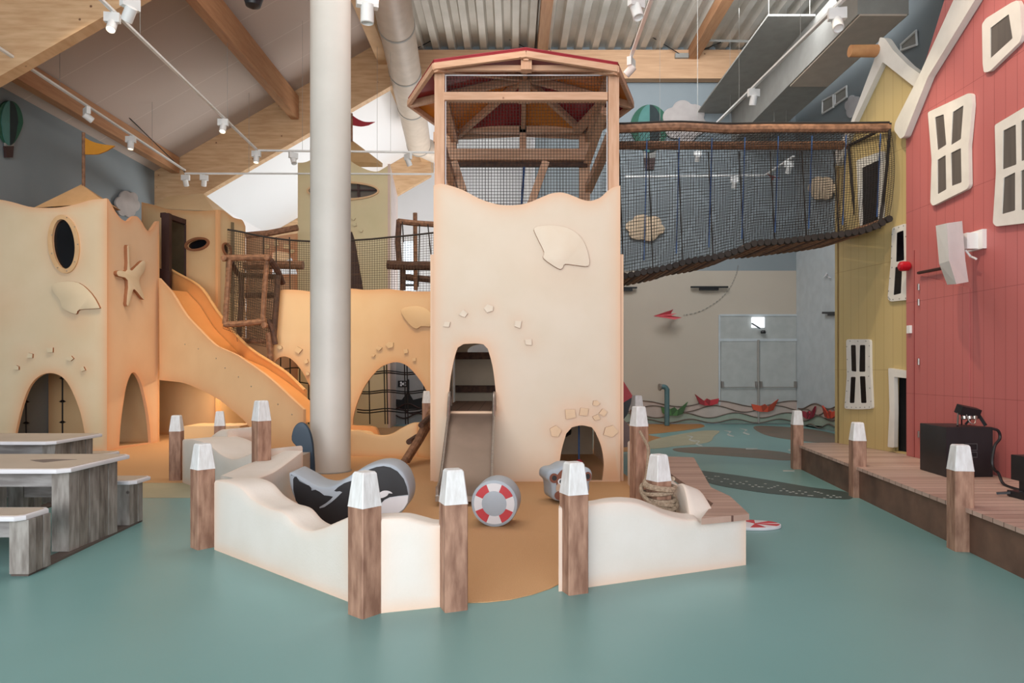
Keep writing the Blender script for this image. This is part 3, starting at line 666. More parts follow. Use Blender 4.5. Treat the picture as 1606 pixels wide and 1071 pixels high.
# roof
zz = 5.48
ev = [P(825, 80, 8.78), P(681, 99, 8.85), P(641, 158, 10.4), Vector((-1.0, 12.0, 5.6)), Vector((.19, 12.15, 5.7)), Vector((1.36, 12.0, 5.6)), P(992, 160, 10.4), P(968, 103, 8.85)]
hub = Vector((.19, 10.4, 6.0)); up = Vector((0, 0, .03))
for i in range(8):
    a, b = ev[i], ev[(i+1) % 8]
    MB().add([a, b, hub, a+up, b+up, hub+up], [(0, 1, 2), (5, 4, 3), (0, 3, 4, 1), (1, 4, 5, 2), (2, 5, 3, 0)]).build('roof_panel', (m_orange if i % 2 == 0 else m_red) if i not in (0, 7) else m_red, T_, 0)
    MB().beam(a-Vector((0, 0, .06))+(hub-a)*.01, hub-Vector((0, 0, .08)), .07, .1).build('rafter', m_timber, T_)
    MB().beam(a-Vector((0, 0, .045)), b-Vector((0, 0, .045)), .05, .08).build('eave_board', m_timberh, T_)
    mb = MB().tube([a+up*1.3, b+up*1.3], .012, 5); mb.build('roof_edge', m_red, T_)
MB().bb((hub.x-.09, hub.y-.09, 5.55), (hub.x+.09, hub.y+.09, 5.98)).build('hub_post', m_timber, T_)
a = P(817, 84, 8.85); b = P(834, 108, 8.85); MB().bb((a.x, 8.86, b.z), (b.x, 8.98, a.z)).build('king_post', m_timber, T_)
MB().bb((hub.x-.06, BY-.1, 5.2), (hub.x+.06, BY, 5.7)).build('back_king_post', m_timber, T_)
# nets in the tower
ny = fy+.06
net(quad(P(697, 119, ny), P(952, 119, ny), P(952, 325, ny), P(697, 325, ny)), 52, 42, .0032, 2).build('front_net', m_net, T_, 0)
net(quad((-.98, BY-.02, 5.6), (1.3, BY-.02, 5.6), (1.3, BY-.02, 2.6), (-.98, BY-.02, 2.6)), 44, 56, .0034, 2).build('back_net', m_net, T_, 0)
er = MB(); fz = [P(697.5, 118, ny-.02), P(952, 118, ny-.02), P(952, 315, ny-.02)]; er.tube(fz, .009, 5); er.tube([P(699, 118, ny-.02), P(699, 300, ny-.02)], .009, 5)
er.build('white_edge_rope', m_wprint, T_)
# steel slide out of the tower
sx0, sx1 = P(704, 0, TY).x, P(777, 0, TY).x
prof = smooth_curve([(9.15, .90), (8.95, .90), (8.75, .80), (8.25, .46), (7.85, .2), (7.6, .12), (7.42, .10)], 5)
s_ = thing('steel_slide', 'brushed steel slide coming down out of the tower doorway', 'slide', ((sx0+sx1)/2, 7.5, 0))
vs = [Vector((x, y, z)) for x in (sx0+.02, sx1-.02) for y, z in prof]; n = len(prof)
vs += [v-Vector((0, 0, .03)) for v in vs]
fs = [(i, i+1, n+i+1, n+i) for i in range(n-1)]+[(2*n+n+i, 2*n+n+i+1, 2*n+i+1, 2*n+i) for i in range(n-1)]+[(i+1, i, 2*n+i, 2*n+i+1) for i in range(n-1)]+[(n+i, n+i+1, 3*n+i+1, 3*n+i) for i in range(n-1)]
MB().add(vs, fs).build('slide_bed', m_steelp, s_)
for x in (sx0, sx1-.03):
    rl = MB().prism([Vector((x, y, z-.05)) for y, z in prof]+[Vector((x, y, z+.09)) for y, z in reversed(prof)], (-1, 0, 0), .03); rl.build('side_wall', m_steel, s_)
    MB().tube([(x+.015, y, z+.1) for y, z in prof[5:]], .018, 8).build('side_rail', m_steel, s_)
    MB().tube(smooth_curve([(x+.015, 9.1, 1.0), (x+.015, 9.05, 1.14), (x+.015, 8.93, 1.17), (x+.015, 8.84, 1.08), (x+.015, 8.72, .88)], 5), .022, 8).build('grab_handle', m_steel, s_)
for x in (sx0+.06, sx1-.06): MB().box((x, 7.55, .05), (.04, .04, .1)).build('foot', m_steel, s_)
MB().bb((sx0, 7.38, .055), (sx1, 7.44, .115)).build('end_lip', m_steel, s_)
# red and dark hull peeking out behind the tower
bt = thing('play_boat', 'red and black folded boat shape peeking out right of the tower', 'boat', (1.75, 12.5, 0))
MB().prism([P(940, 560, 11.6), P(973, 590, 11.6), P(993, 622, 11.6), P(975, 633, 11.6), P(940, 640, 11.6)], (0, -1, 0), .35).build('sail', m_rprint, bt)
MB().prism([P(940, 638, 11.63), P(975, 633, 11.63), P(993, 622, 11.63), P(984, 650, 11.63), P(970, 668, 11.63), P(940, 670, 11.63)], (0, -1, 0), .3).build('hull_band', m_black, bt)
MB().prism([P(940, 665, 11.58), P(972, 650, 11.58), P(990, 672, 11.58), P(992, 700, 11.58), P(940, 705, 11.58)], (0, -1, 0), .4).build('hull', mat('mauve_board', (150, 126, 122), .6), bt)
# ------------------------------------------------------------------ left fort
L_ = thing('castle_fort', 'left cream sandcastle fort with oval window, starfish and two arches', 'play fort', (-8.3, 13, 0))
LY = 12.26
pf = Pl((-9.40, LY), (-7.27, LY)); U = pf.uv
tp = [(-20, 312), (0, 313), (20, 317), (45, 324), (70, 326), (95, 325), (120, 320), (145, 313), (168, 311.5)]
outer = [(0, 0), (pf.L, 0)]+[(min(pf.L, max(0, U(*p)[0])), U(*p)[1]) for p in reversed(smooth_curve(tp, 3))]
archL = [(22, 700)]+smooth_curve([(24, 680), (32, 645), (42, 615), (52, 598), (65, 588), (78, 585), (92, 588), (105, 599), (117, 622), (127, 650), (133, 680)], 3)+[(135, 700)]
ov = [U(102+25*math.cos(a)*math.cos(.10)+42*math.sin(a)*math.sin(.10)*-1, 382+42*math.sin(a)*math.cos(.10)+25*math.cos(a)*math.sin(.10)) for a in [k*2*PI/36 for k in range(36)]]
ov = []
for k in range(36):
    a = k*2*PI/36; x = 17.5*math.cos(a); y = 39*math.sin(a); ro = -.10; ov.append(U(101+x*math.cos(ro)-y*math.sin(ro), 383+x*math.sin(ro)+y*math.cos(ro)))
ar = [(u, max(.02, v) if y_ < 695 else .02) for (u, v), y_ in [(U(*p), p[1]) for p in archL]]
gl = []
for p in ((120, 500, .3, .22), (130, 575, .25, .2), (40, 560, .25, .2), (80, 550, .25, .15), (0, 480, .5, .15)): u, v = U(p[0], p[1]); gl.append((u, v, p[2], p[3]))
m_fort = mat('painted_tan_fort_board', (222, 204, 174), .55, (217, 198, 166), 1.6, brush=(224, 154, 104))
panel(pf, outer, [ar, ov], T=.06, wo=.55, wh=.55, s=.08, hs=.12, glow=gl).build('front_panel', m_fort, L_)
ring(pf, 101, 383, 17.5, 39, -.10, 7, L_, 'oval_window_frame', mat('peach_frame', (216, 178, 134), .5))
MB().prism([pf.w(u, v, -.03) for u, v in [(a[0]+(a[0]-ov[0][0])*0, a[1]) for a in ov]], pf.n, .02).build('oval_pane', m_glass, L_)
for k in range(9):
    a = k*2*PI/9; x = 21*math.cos(a); y = 42.5*math.sin(a); MB().lathe(pf.px(101+x, 383+y, .03), [(.012, 0), (.008, .006)], 8, pf.n).build('bolt', m_steel, L_)
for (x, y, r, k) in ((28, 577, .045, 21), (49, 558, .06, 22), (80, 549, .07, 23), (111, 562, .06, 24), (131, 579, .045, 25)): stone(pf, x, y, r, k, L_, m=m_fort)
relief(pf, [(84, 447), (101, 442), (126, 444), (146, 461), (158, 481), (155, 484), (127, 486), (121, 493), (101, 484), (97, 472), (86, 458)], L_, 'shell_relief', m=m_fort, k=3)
ps = Pl((-7.27, LY), (-7.15, 13.85)); U2 = ps.uv
tp = [(168, 311), (173, 317), (180, 330), (190, 343), (200, 347), (207, 341), (214, 339), (221, 346), (228, 358), (234, 363), (240, 357), (246, 348), (249.5, 347)]
arS = smooth_curve([(187, 700), (189, 668), (193, 635), (198, 606), (204, 589), (209, 584), (215, 588), (222, 602), (229, 630), (234, 660), (237, 694)], 3)
outer = [(0, 0), (ps.L, 0)]+[(min(ps.L, max(0, U2(*p)[0])), U2(*p)[1]) for p in reversed(smooth_curve(tp, 4))]
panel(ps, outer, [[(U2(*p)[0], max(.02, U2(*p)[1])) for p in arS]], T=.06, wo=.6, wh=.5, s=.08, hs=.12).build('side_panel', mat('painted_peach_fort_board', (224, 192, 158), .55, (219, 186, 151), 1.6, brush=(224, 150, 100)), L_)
star = [(194, 387), (197, 390), (199, 423), (208, 418), (218, 409), (223, 412), (221, 425), (214, 436), (214, 446), (221, 466), (219, 469), (206, 454), (202, 460), (197, 478), (193, 476), (195, 440), (180, 433), (178, 426), (183, 424), (194, 423)]
relief(ps, star, L_, 'starfish_relief', off=.07, m=m_fort, bev=.02, k=3)
pk = Pl((-7.15, 13.85), (-9.4, 13.9))
panel(pk, [(0, 0), (pk.L, 0), (pk.L, 4.2), (0, 4.2)], [], T=.05, step=.2).build('back_panel', m_sandwarm, L_)
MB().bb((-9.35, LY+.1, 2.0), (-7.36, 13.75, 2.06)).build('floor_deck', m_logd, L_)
ap = P(128, 289, 13.0); ba = [P(52, 326, 12.6), P(166, 318, 12.6), P(190, 330, 14.2), P(70, 330, 14.2)]
MB().add([*ba, ap], [(0, 1, 4), (1, 2, 4), (2, 3, 4), (3, 0, 4)]).build('peaked_roof', mat('peach_roof_board', (216, 172, 124), .6), L_, 0)
# rope poles with discs in the arches
for (px, Y, zt_) in ((98, 13.2, 1.95), (41, 13.0, 1.95), (215, 14.6, 1.7)):
    x = (px-CX)/F*Y; c = thing('rope_pole', {98: 'knotted climbing rope inside the left fort front arch, right side', 41: 'knotted climbing rope inside the left fort front arch, left side', 215: 'knotted rope hanging behind the narrow side arch of the left fort'}[px], 'climbing rope', (x, Y, .0))
    MB().tube([(x, Y, .0), (x, Y, zt_)], .014, 6).build('rope', m_black, c)
    for z in (.45, .85, 1.3): MB().lathe((x, Y, z), [(.02, -.02), (.06, 0), (.02, .03)], 12).build('disc', m_black, c)
fl = thing('castle_flag', 'amber pennant on a thin pole above the left fort', 'flag', P(130, 290, 13.0))
MB().tube([P(131, 292, 13.0), P(131, 208, 13.0)], .03, 8).build('flag_pole', m_log, fl)
pen = smooth_curve([(133.5, 216), (145, 222), (160, 226), (180, 228.5)], 4)+smooth_curve([(168, 236), (155, 241), (145, 242), (133.5, 242)], 4)
MB().prism([P(x, y, 13.0) for x, y in pen], (0, -1, 0), .03).build('pennant', mat('amber_board', (214, 146, 46), .6), fl)
fl = thing('castle_flag', 'dark red pennant on a pole beside the round column', 'flag', P(551, 220, 17.3))
MB().tube([P(551.5, 222, 17.3), P(551.5, 178, 17.3)], .03, 8).build('flag_pole', m_log, fl)
pen = smooth_curve([(553, 181), (562, 187), (573, 191), (588, 191)], 4)+smooth_curve([(578, 196), (566, 198), (553, 196)], 4)
MB().prism([P(x, y, 17.3) for x, y in pen], (0, -1, 0), .03).build('pennant', m_red, fl)
# ------------------------------------------------------------------ second fort (behind the slide)
B = thing('castle_fort', 'second sandcastle fort behind the orange slide with slanted oval windows', 'play fort', (-6.6, 15, 0))
Ca = (P(222, 0, 15.6).x, 15.6); Cb = (P(342, 0, 14.6).x, 14.6); Cc = (P(386, 0, 15.8).x, 15.8)
p1 = Pl(Ca, Cb); U = p1.uv
tp = smooth_curve([(222, 317), (240, 321), (262, 328), (290, 330), (318, 331), (342, 329)], 3)
outer = [(0, 0), (p1.L, 0)]+[(min(p1.L, max(0, U(*p)[0])), U(*p)[1]) for p in reversed(tp)]
dh = [U(*p) for p in ((264, 345), (292, 352), (292, 452), (264, 452))]
lo_ = [(U(285, 600)[0], .02), U(287, 640), U(296, 612), U(310, 600), U(325, 612), U(333, 640), (U(335, 600)[0], .02)]
def elp(Uf, cx, cy, rx, ry, ro, n=28): return [Uf(cx+rx*math.cos(a)*math.cos(ro)-ry*math.sin(a)*math.sin(ro), cy+rx*math.cos(a)*math.sin(ro)+ry*math.sin(a)*math.cos(ro)) for a in [k*2*PI/n for k in range(n)]]
panel(p1, outer, [dh, elp(U, 310, 383, 16, 7, -.2)], T=.06, wo=.6, wh=.35, s=.1, step=.14).build('front_panel', m_sandwarm, B)
ring(p1, 310, 383, 16, 7, -.2, 3.5, B, 'oval_window_frame', m_shade_frame, n=28); MB().prism([p1.w(u, v, -.03) for u, v in elp(U, 310, 383, 16, 7, -.2)], p1.n, .02).build('oval_pane', m_glass, B)
p2 = Pl(Cb, Cc); U = p2.uv
tp = smooth_curve([(342, 329), (352, 331), (362, 339), (372, 343), (380, 345), (385, 355)], 3)
outer = [(0, 0), (p2.L, 0)]+[(min(p2.L, max(0, U(*p)[0])), U(*p)[1]) for p in reversed(tp)]
panel(p2, outer, [elp(U, 355, 391, 4.5, 9, -.35)], T=.06, wo=.6, wh=.35, s=.1, step=.14).build('side_panel', m_sandwarm, B)
ring(p2, 355, 391, 4.5, 9, -.35, 2.2, B, 'oval_window_frame', m_shade_frame, n=28); MB().prism([p2.w(u, v, -.03) for u, v in elp(U, 355, 391, 4.5, 9, -.35)], p2.n, .02).build('oval_pane', m_glass, B)
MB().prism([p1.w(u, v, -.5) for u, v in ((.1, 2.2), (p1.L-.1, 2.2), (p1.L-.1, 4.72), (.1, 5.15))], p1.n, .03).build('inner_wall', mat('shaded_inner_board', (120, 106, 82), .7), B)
ap = P(318, 303, 16.2); ba = [P(235, 326, 15.9), P(336, 331, 14.9), P(380, 352, 16.6), P(262, 332, 17.5)]
MB().add([*ba, ap, P(262, 308, 16.6)], [(0, 1, 4, 5), (1, 2, 4), (2, 3, 5, 4), (3, 0, 5)]).build('peaked_roof', m_sandwarm, B, 0)
# doorway frame of the slide
fr = thing('slide_gate', 'dark brown timber doorway frame at the top of the orange slide', 'door frame', P(259, 470, 14.4))
a = P(253, 334, 14.35); b = P(265, 480, 14.35); MB().bb((a.x, 14.35, 1.6), (b.x, 14.47, a.z)).build('front_post', m_dkwood, fr)
MB().beam(P(255, 337, 14.4), P(303, 353, 15.3), .12, .1).build('lintel', m_dkwood, fr)
a = P(291, 352, 15.0); MB().bb((a.x-.03, 15.0, 2.9), (a.x+.04, 15.1, a.z)).build('rear_post', m_dkwood, fr)
MB().prism([P(248, 420, 14.3), P(266, 426, 14.3), P(266, 470, 14.3), P(248, 460, 14.3)], (0, -1, 0), .04).build('side_board', m_dkwood, fr)
# ------------------------------------------------------------------ orange slide
SA = Vector((-7.08, 13.72)); SB = Vector((P(476, 0, 11.3).x, 11.3))
q1 = Pl(SA, SB); U = q1.uv
off = -q1.n*.62
q2 = Pl((SA.x+off.x, SA.y+off.y), (SB.x+off.x, SB.y+off.y))
near = smooth_curve([(249, 436), (258, 446), (270, 460), (290, 492), (310, 514), (335, 539), (352, 548), (370, 556), (385, 566), (400, 576), (425, 595), (450, 618), (476, 642)], 3)
low = smooth_curve([(250, 596), (270, 598), (290, 601), (310, 609), (328, 618), (345, 628), (358, 638), (378, 655), (392, 670), (400, 682)], 3)
o_ = thing('orange_slide', 'wide orange slide with cream side boards curving down from the left fort', 'slide', (-5.2, 12.5, 0))
nearU = [U(*p) for p in near]; lowU = [U(*p) for p in low]
outer = nearU+[(nearU[-1][0], .0), (U(412, 700)[0], .0)]+list(reversed(lowU))
panel(q1, outer, [], T=.05, wo=.4, s=.12, step=.1).build('near_side_board', m_sandwall.copy() if False else mat('painted_slide_board', (226, 196, 156), .5, (220, 188, 148), 1.5, brush=(218, 142, 88)), o_)
far = smooth_curve([(262, 419), (275, 427), (290, 435), (303, 442), (315, 451), (325, 463), (335, 479), (353, 504), (378, 533), (400, 552), (425, 568), (450, 585), (478, 612)], 3)
farU = [q2.uv(*p) for p in far]
fb = [(u, max(.02, v-1.0)) for u, v in farU]
MB().prism([q2.w(u, v) for u, v in farU+list(reversed(fb))], q2.n, .05).build('far_side_board', m_slideo, o_)
MB().tube([q2.w(u, v, .0) for u, v in farU], .028, 8).build('far_lip', mat('peach_lip', (230, 176, 116), .4), o_)
vs = []; n = len(nearU)
for u, v in nearU:
    uu = u; z = max(.05, v-.22)
    vs += [q1.w(uu, z, -.04), q1.w(uu, z, -.60)]
MB().add(vs, [(2*i, 2*i+2, 2*i+3, 2*i+1) for i in range(n-1)]).build('slide_bed', m_slideo, o_)
for (x, y) in ((311, 547), (339, 562), (353, 577), (374, 591), (394, 606), (290, 540), (436, 634), (458, 650)): MB().lathe(q1.px(x, y, .0), [(.014, 0), (.01, .006)], 8, q1.n).build('bolt', m_steel, o_)
tag(MB().bb((P(275, 0, 12.6).x, 12.9, 0), (P(392, 0, 13.4).x, 13.6, .40)).build('sand_bench', m_sandwarm), 'low orange bench under the slide arch', 'bench')
# ------------------------------------------------------------------ middle wall
W = thing('castle_wall', 'warm cream castle wall with big arch between slide and tower', 'play wall', (-3, 13.3, 0))
pm = Pl((P(420, 0, 13.3).x, 13.3), (P(681, 0, 13.3).x, 13.3)); U = pm.uv
tp = smooth_curve([(437, 456), (450, 454), (470, 455), (490, 457), (520, 455), (550, 452.5), (572, 454.5), (590, 454), (608, 453), (630, 455.5), (650, 457), (681, 457)], 3)
outer = [(0, 0), (pm.L, 0)]+[(min(pm.L, U(*p)[0]), U(*p)[1]) for p in reversed(tp)]+[U(434, 480), U(430, 515), U(426, 545), U(420, 562)]
mA = [(551, 699)]+smooth_curve([(554, 655), (559, 635), (569, 611), (583, 590), (597, 576), (610, 570), (622, 568), (636, 572), (650, 585), (664, 604), (674, 625), (678, 655)], 3)+[(679.5, 699)]
mB = [(424, 699)]+smooth_curve([(424, 600), (428, 575), (436, 562), (447, 559), (458, 564), (470, 577), (480, 594), (489, 615), (497, 655)], 3)+[(499, 699)]
hz = [[(U(*p)[0], max(.02, U(*p)[1])) for p in h] for h in (mA, mB)]
gl = []
for p in ((654, 530, .6, .3), (612, 545, .3, .2), (470, 560, .3, .2)): u, v = U(p[0], p[1]); gl.append((u, v, p[2], p[3]))
panel(pm, outer, hz, T=.06, wo=.5, wh=.5, s=.1, hs=.13, glow=gl).build('front_panel', m_sandwarm, W)
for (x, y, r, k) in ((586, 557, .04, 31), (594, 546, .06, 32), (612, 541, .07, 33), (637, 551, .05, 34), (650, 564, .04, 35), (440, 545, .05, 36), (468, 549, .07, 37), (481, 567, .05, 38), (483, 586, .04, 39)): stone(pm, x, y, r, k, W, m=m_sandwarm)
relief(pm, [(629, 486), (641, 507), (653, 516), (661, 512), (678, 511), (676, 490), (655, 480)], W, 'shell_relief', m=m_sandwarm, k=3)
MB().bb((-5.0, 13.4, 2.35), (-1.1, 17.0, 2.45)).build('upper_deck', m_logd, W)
pw = thing('ship_partition', 'grey partition with dark ship picture seen through the middle arch', 'partition', (-3, 18, 0))
MB().bb((-5.6, 18.1, 0), (.4, 18.2, 2.7)).build('board', mat('grey_partition_board', (150, 150, 150), .7), pw)
def art(pts, Y, T=.02, sm=False, k=4):
    if sm: pts = smooth_curve(pts, k, True)
    return MB().prism([P(x, y, Y) for x, y in pts], (0, -1, 0), T)
art([(603, 624), (630, 627), (640, 614), (648, 627), (672, 621), (690, 618), (684, 634), (655, 641), (632, 642), (612, 634)], 18.08).build('ship_cutout', m_blackm, pw)
art([(624, 597), (640, 597), (640, 607), (624, 607)], 18.08).build('pirate_flag', m_blackm, pw)
MB().tube([P(640.5, 595, 18.06), P(640.5, 622, 18.06)], .02, 5).build('mast', m_blackm, pw)
for (dx, dy) in ((-3, -2), (3, -2), (-3, 2), (3, 2), (0, 0)): MB().lathe(P(632+dx, 602+dy, 18.06), [(.03, 0), (.03, .01)], 8, (0, -1, 0)).build('flag_mark', m_wprint, pw)
for k, yb in enumerate((637, 645, 652)):
    MB().tube([P(560+i*4, yb+4*math.sin(i*.55+k*2), 18.05) for i in range(32)], .02, 5).build('wave_line', m_dkwood, pw)
rn_ = thing('climbing_net', 'dark square rope net hanging inside the middle arch', 'net', P(620, 690, 15.4))
mb = MB()
for px in (578, 602, 606, 634, 638, 664, 668): mb.tube([P(px, 560, 15.2), P(px+2, 665, 15.6)], .014, 5)
for py in (583, 586, 613, 616, 642, 646): mb.tube([P(560+i*10, py+1.5*math.sin(i), 15.4) for i in range(13)], .014, 5)
mb.build('net_cords', m_black, rn_)
rn2 = thing('climbing_net', 'dark square rope net hanging inside the small left arch of the middle wall', 'net', P(455, 690, 15.4)); mb = MB()
for px in (440, 455, 470, 484): mb.tube([P(px, 555, 15.2), P(px, 665, 15.6)], .014, 5)
for py in (578, 600, 625): mb.tube([P(425+i*8, py+1.5*math.sin(i), 15.4) for i in range(9)], .014, 5)

mb.build('net_cords', m_black, rn2)
stp = thing('arched_step', 'rounded orange steps behind the low dune wall in the middle arch', 'step', FL(575, 706))
for k in range(4):
    w0 = FL(552, 706-k*2).x; hgt = .18+.075*k; x1 = P(575+k*7-2, 0, 12.3+.15*k).x
    pts = [Vector((P(535, 0, 12.3).x, 12.2+.15*k, hgt*0))]
    c0 = P(545, 0, 12.4+.15*k); 
    pr = [(c0.x, 0), (x1, 0), (x1, hgt*.6), (x1-.05, hgt*.88), (x1-.16, hgt), (c0.x, hgt+.02)]
    MB().prism([Vector((x, 12.3+.15*k, z)) for x, z in smooth_curve(pr[2:], 3)+[(c0.x, 0), (x1, 0)]], (0, -1, 0), .15).build('tread', m_slideo if k % 2 else m_sandwarm, stp)
ld = thing('log_ladder', 'leaning log ladder with short rungs at the left foot of the tower', 'ladder', FL(630, 733))
MB().tube([P(629, 731, 10.1), P(655, 690, 10.6), P(676, 645, 11.2), P(682, 630, 11.4)], .055, 9).build('rail', m_log, ld)
MB().tube([P(639, 723, 10.5), P(660, 690, 10.9), P(680, 655, 11.4)], .045, 9).build('rail', m_log, ld)
for (a, b, c, dd) in ((641, 693, 655, 684), (660, 667, 673, 655)): MB().tube([P(a, b, 10.5), P(c, dd, 11.0)], .045, 8).build('rung', m_logd, ld)
# ------------------------------------------------------------------ forts in the back
C = thing('castle_fort', 'tall back castle fort behind the round column with wide oval window', 'play fort', (-4.2, 17.5, 0))
pc = Pl((P(467, 0, 17).x, 17), (P(612, 0, 17).x, 17)); U = pc.uv
m_fortc = mat('painted_olive_cream_board', (214, 200, 160), .6, (208, 194, 152), 1.5, brush=(206, 162, 118))
tp = smooth_curve([(467, 255), (480, 254), (500, 245), (520, 240), (540, 245), (555, 256), (568, 263), (582, 268), (595, 268), (612, 257)], 3)
outer = [(0, 0), (pc.L, 0)]+[(min(pc.L, U(*p)[0]), U(*p)[1]) for p in reversed(tp)]
lad = [(U(520, 460)[0], 2.5), U(540, 365), U(552, 363), U(557, 378), (U(580, 455)[0], 2.5)]
panel(pc, outer, [elp(U, 538, 299.5, 54, 12, 0), lad], T=.06, wo=.2, wh=.2, step=.16).build('front_panel', m_fortc, C)
ring(pc, 538, 299.5, 54, 12, 0, 3, C, 'oval_window_frame', mat('peach_frame', (216, 178, 134), .5), n=40)
MB().prism([pc.w(u, v, -.05) for u, v in elp(U, 538, 299.5, 54, 12, 0)], pc.n, .02).build('oval_pane', mat('dim_inside', (96, 88, 78), .6), C)
MB().prism([pc.w(u, v, -.055) for u, v in lad], pc.n, .02).build('dark_recess', m_dkwood, C)
for y in (395, 412, 430, 447): MB().tube([P(540, y, 17.1), P(580, y, 17.1)], .05, 7).build('rung', m_logd, C)
MB().beam(P(562, 289, 17.02), P(563, 311, 17.02), .06, .03).build('window_bar', m_dkwood, C); MB().beam(P(540, 298, 17.02), P(590, 298, 17.02), .05, .03).build('window_bar', m_dkwood, C)
pd = Pl((P(612, 0, 17).x, 17), (P(612, 0, 17).x-.05, 18.4)); xx = P(612, 0, 17).x
tp = [(0, U(612, 257)[1]), (.5, U(612, 268)[1]), (1.4, U(612, 285)[1])]
panel(pd, [(0, 0), (1.4, 0)]+list(reversed(tp)), [], T=.06, step=.2).build('side_panel', mat('pinkish_cream_board', (214, 200, 196), .6, brush=(206, 162, 128)), C)
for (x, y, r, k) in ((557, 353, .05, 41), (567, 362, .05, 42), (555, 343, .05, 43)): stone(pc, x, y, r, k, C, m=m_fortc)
ap = P(551, 219, 17.6)
MB().add([P(500, 250, 17.2), P(600, 256, 17.2), P(600, 262, 18.3), P(500, 262, 18.3), ap], [(0, 1, 4), (1, 2, 4), (2, 3, 4), (3, 0, 4)]).build('peaked_roof', mat('tan_roof_board', (196, 160, 116), .6), C, 0)
Dd = thing('castle_fort', 'low back castle fort with pale window behind the netting, left of the column', 'play fort', (-6, 17.3, 0))
pe = Pl((P(386, 0, 17.4).x, 17.4), (P(469, 0, 17.4).x, 17.4)); U = pe.uv
outer = [(0, 0), (pe.L, 0)]+[U(*p) for p in reversed([(386, 372), (400, 369), (430, 372), (450, 368), (469, 366)])]; outer[2] = (pe.L, outer[2][1])
outer = [(max(0, min(pe.L, a)), b) for a, b in outer]
panel(pe, outer, [[U(*p) for p in ((427, 396), (434, 393), (452, 396), (462, 414), (466, 430), (426, 430))]], T=.06, step=.2).build('front_panel', mat('peach_back_board', (214, 174, 138), .6, brush=(206, 132, 88)), Dd)
for (x, y, r, k) in ((420, 387, .06, 51), (434, 382, .08, 52), (450, 387, .09, 53), (459, 394, .06, 54)): stone(pe, x, y, r, k, Dd, m=m_sandwarm)
# ------------------------------------------------------------------ log frame and fence nets above the middle wall
lf = thing('log_climber', 'box of lashed logs wrapped in netting between slide and middle wall', 'log frame', P(395, 560, 13))
def lg(pts, r, m, Ys, nm='log'):
    if not isinstance(Ys, (list, tuple)): Ys = [Ys]*len(pts)
    MB().tube(smooth_curve([tuple(P(x, y, Y)) for (x, y), Y in zip(pts, Ys)], 3), r, 8).build(nm, m, lf)
lg([(360, 408), (357, 450), (353, 508)], .055, m_log, 12.9, 'post'); lg([(349, 405), (385, 404), (424, 404)], .06, m_log, 12.9, 'beam')
lg([(419, 405), (415, 455), (412, 504)], .05, m_log, 12.9, 'post'); lg([(352, 509), (385, 507), (417, 503)], .055, m_log, 12.9, 'beam')
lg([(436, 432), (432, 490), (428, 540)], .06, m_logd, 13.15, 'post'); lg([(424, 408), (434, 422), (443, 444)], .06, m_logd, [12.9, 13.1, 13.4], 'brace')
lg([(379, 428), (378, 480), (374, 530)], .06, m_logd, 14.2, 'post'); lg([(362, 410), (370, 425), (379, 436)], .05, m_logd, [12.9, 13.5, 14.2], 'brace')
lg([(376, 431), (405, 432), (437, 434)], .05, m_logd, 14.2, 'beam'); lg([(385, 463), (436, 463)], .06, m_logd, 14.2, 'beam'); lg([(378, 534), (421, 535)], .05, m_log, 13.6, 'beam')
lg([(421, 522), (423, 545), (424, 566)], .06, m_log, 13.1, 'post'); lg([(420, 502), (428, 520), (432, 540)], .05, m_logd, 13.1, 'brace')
for (a, b) in ((419, 404), (415, 510), (352, 405)): MB().lathe(P(a, b, 12.8), [(.03, -.05), (.055, -.04), (.055, .04)], 10, (0, 1, 0)).build('log_end', m_log, lf)
net(quad(P(355, 404, 12.95), P(440, 432, 13.1), P(428, 545, 13.1), P(350, 515, 12.95)), 26, 30, .0045, 3).build('side_net', m_netb, lf, 0)
net(quad(P(362, 410, 13.3), P(434, 412, 13.9), P(424, 545, 13.9), P(372, 535, 13.3)), 20, 26, .0045, 3).build('back_net', m_netb, lf, 0)
fn = thing('net_fence', 'netting fence on top of the middle wall with rough log rails', 'net fence', P(520, 455, 13.4))
topr = smooth_curve([(357, 360), (380, 364), (402, 369), (432, 374), (460, 377), (488, 378.5), (520, 379), (551, 377), (582, 375), (612, 372), (645, 369), (680, 365)], 3)
def ff(s, t):
    x = s*(len(topr)-1); i = min(len(topr)-2, int(x)); f = x-i; px = topr[i][0]*(1-f)+topr[i+1][0]*f; py = topr[i][1]*(1-f)+topr[i+1][1]*f
    return P(px, py+(460-py)*t, 13.42)
net(ff, 86, 24, .0042, 14).build('net_cords', m_netb, fn, 0)
MB().tube([P(x, y, 13.42) for x, y in topr], .018, 6).build('top_rope', m_net, fn)
def lg2(pts, r, m, Y, nm='log_rail'): MB().tube([P(x, y, Y) for x, y in pts], r, 8).build(nm, m, fn)
lg2([(383, 417), (430, 415), (476, 416)], .09, m_log, 14.4); lg2([(386, 369), (420, 366), (467, 357)], .07, m_log, 15)
lg2([(607, 415), (640, 417), (681, 417)], .09, m_logd, 13.6); lg2([(630, 434), (681, 439)], .07, m_logd, 14.5); lg2([(624, 347), (650, 350), (681, 352)], .06, m_log, 14.0)
lg2([(651, 334), (652, 455)], .045, m_log, 14.2, 'upright'); lg2([(626, 345), (624, 380), (626, 410)], .06, m_logd, 14.0, 'upright'); lg2([(632, 412), (632, 455)], .06, m_logd, 14.4, 'upright')
for (a, b, c, dd) in ((631, 348, 633, 380), (658, 352, 656, 450), (671, 352, 676, 400), (433, 372, 433, 455), (454, 372, 455, 455), (413, 370, 413, 400)): lg2([(a, b), (c, dd)], .012, m_net, 13.8, 'cord')
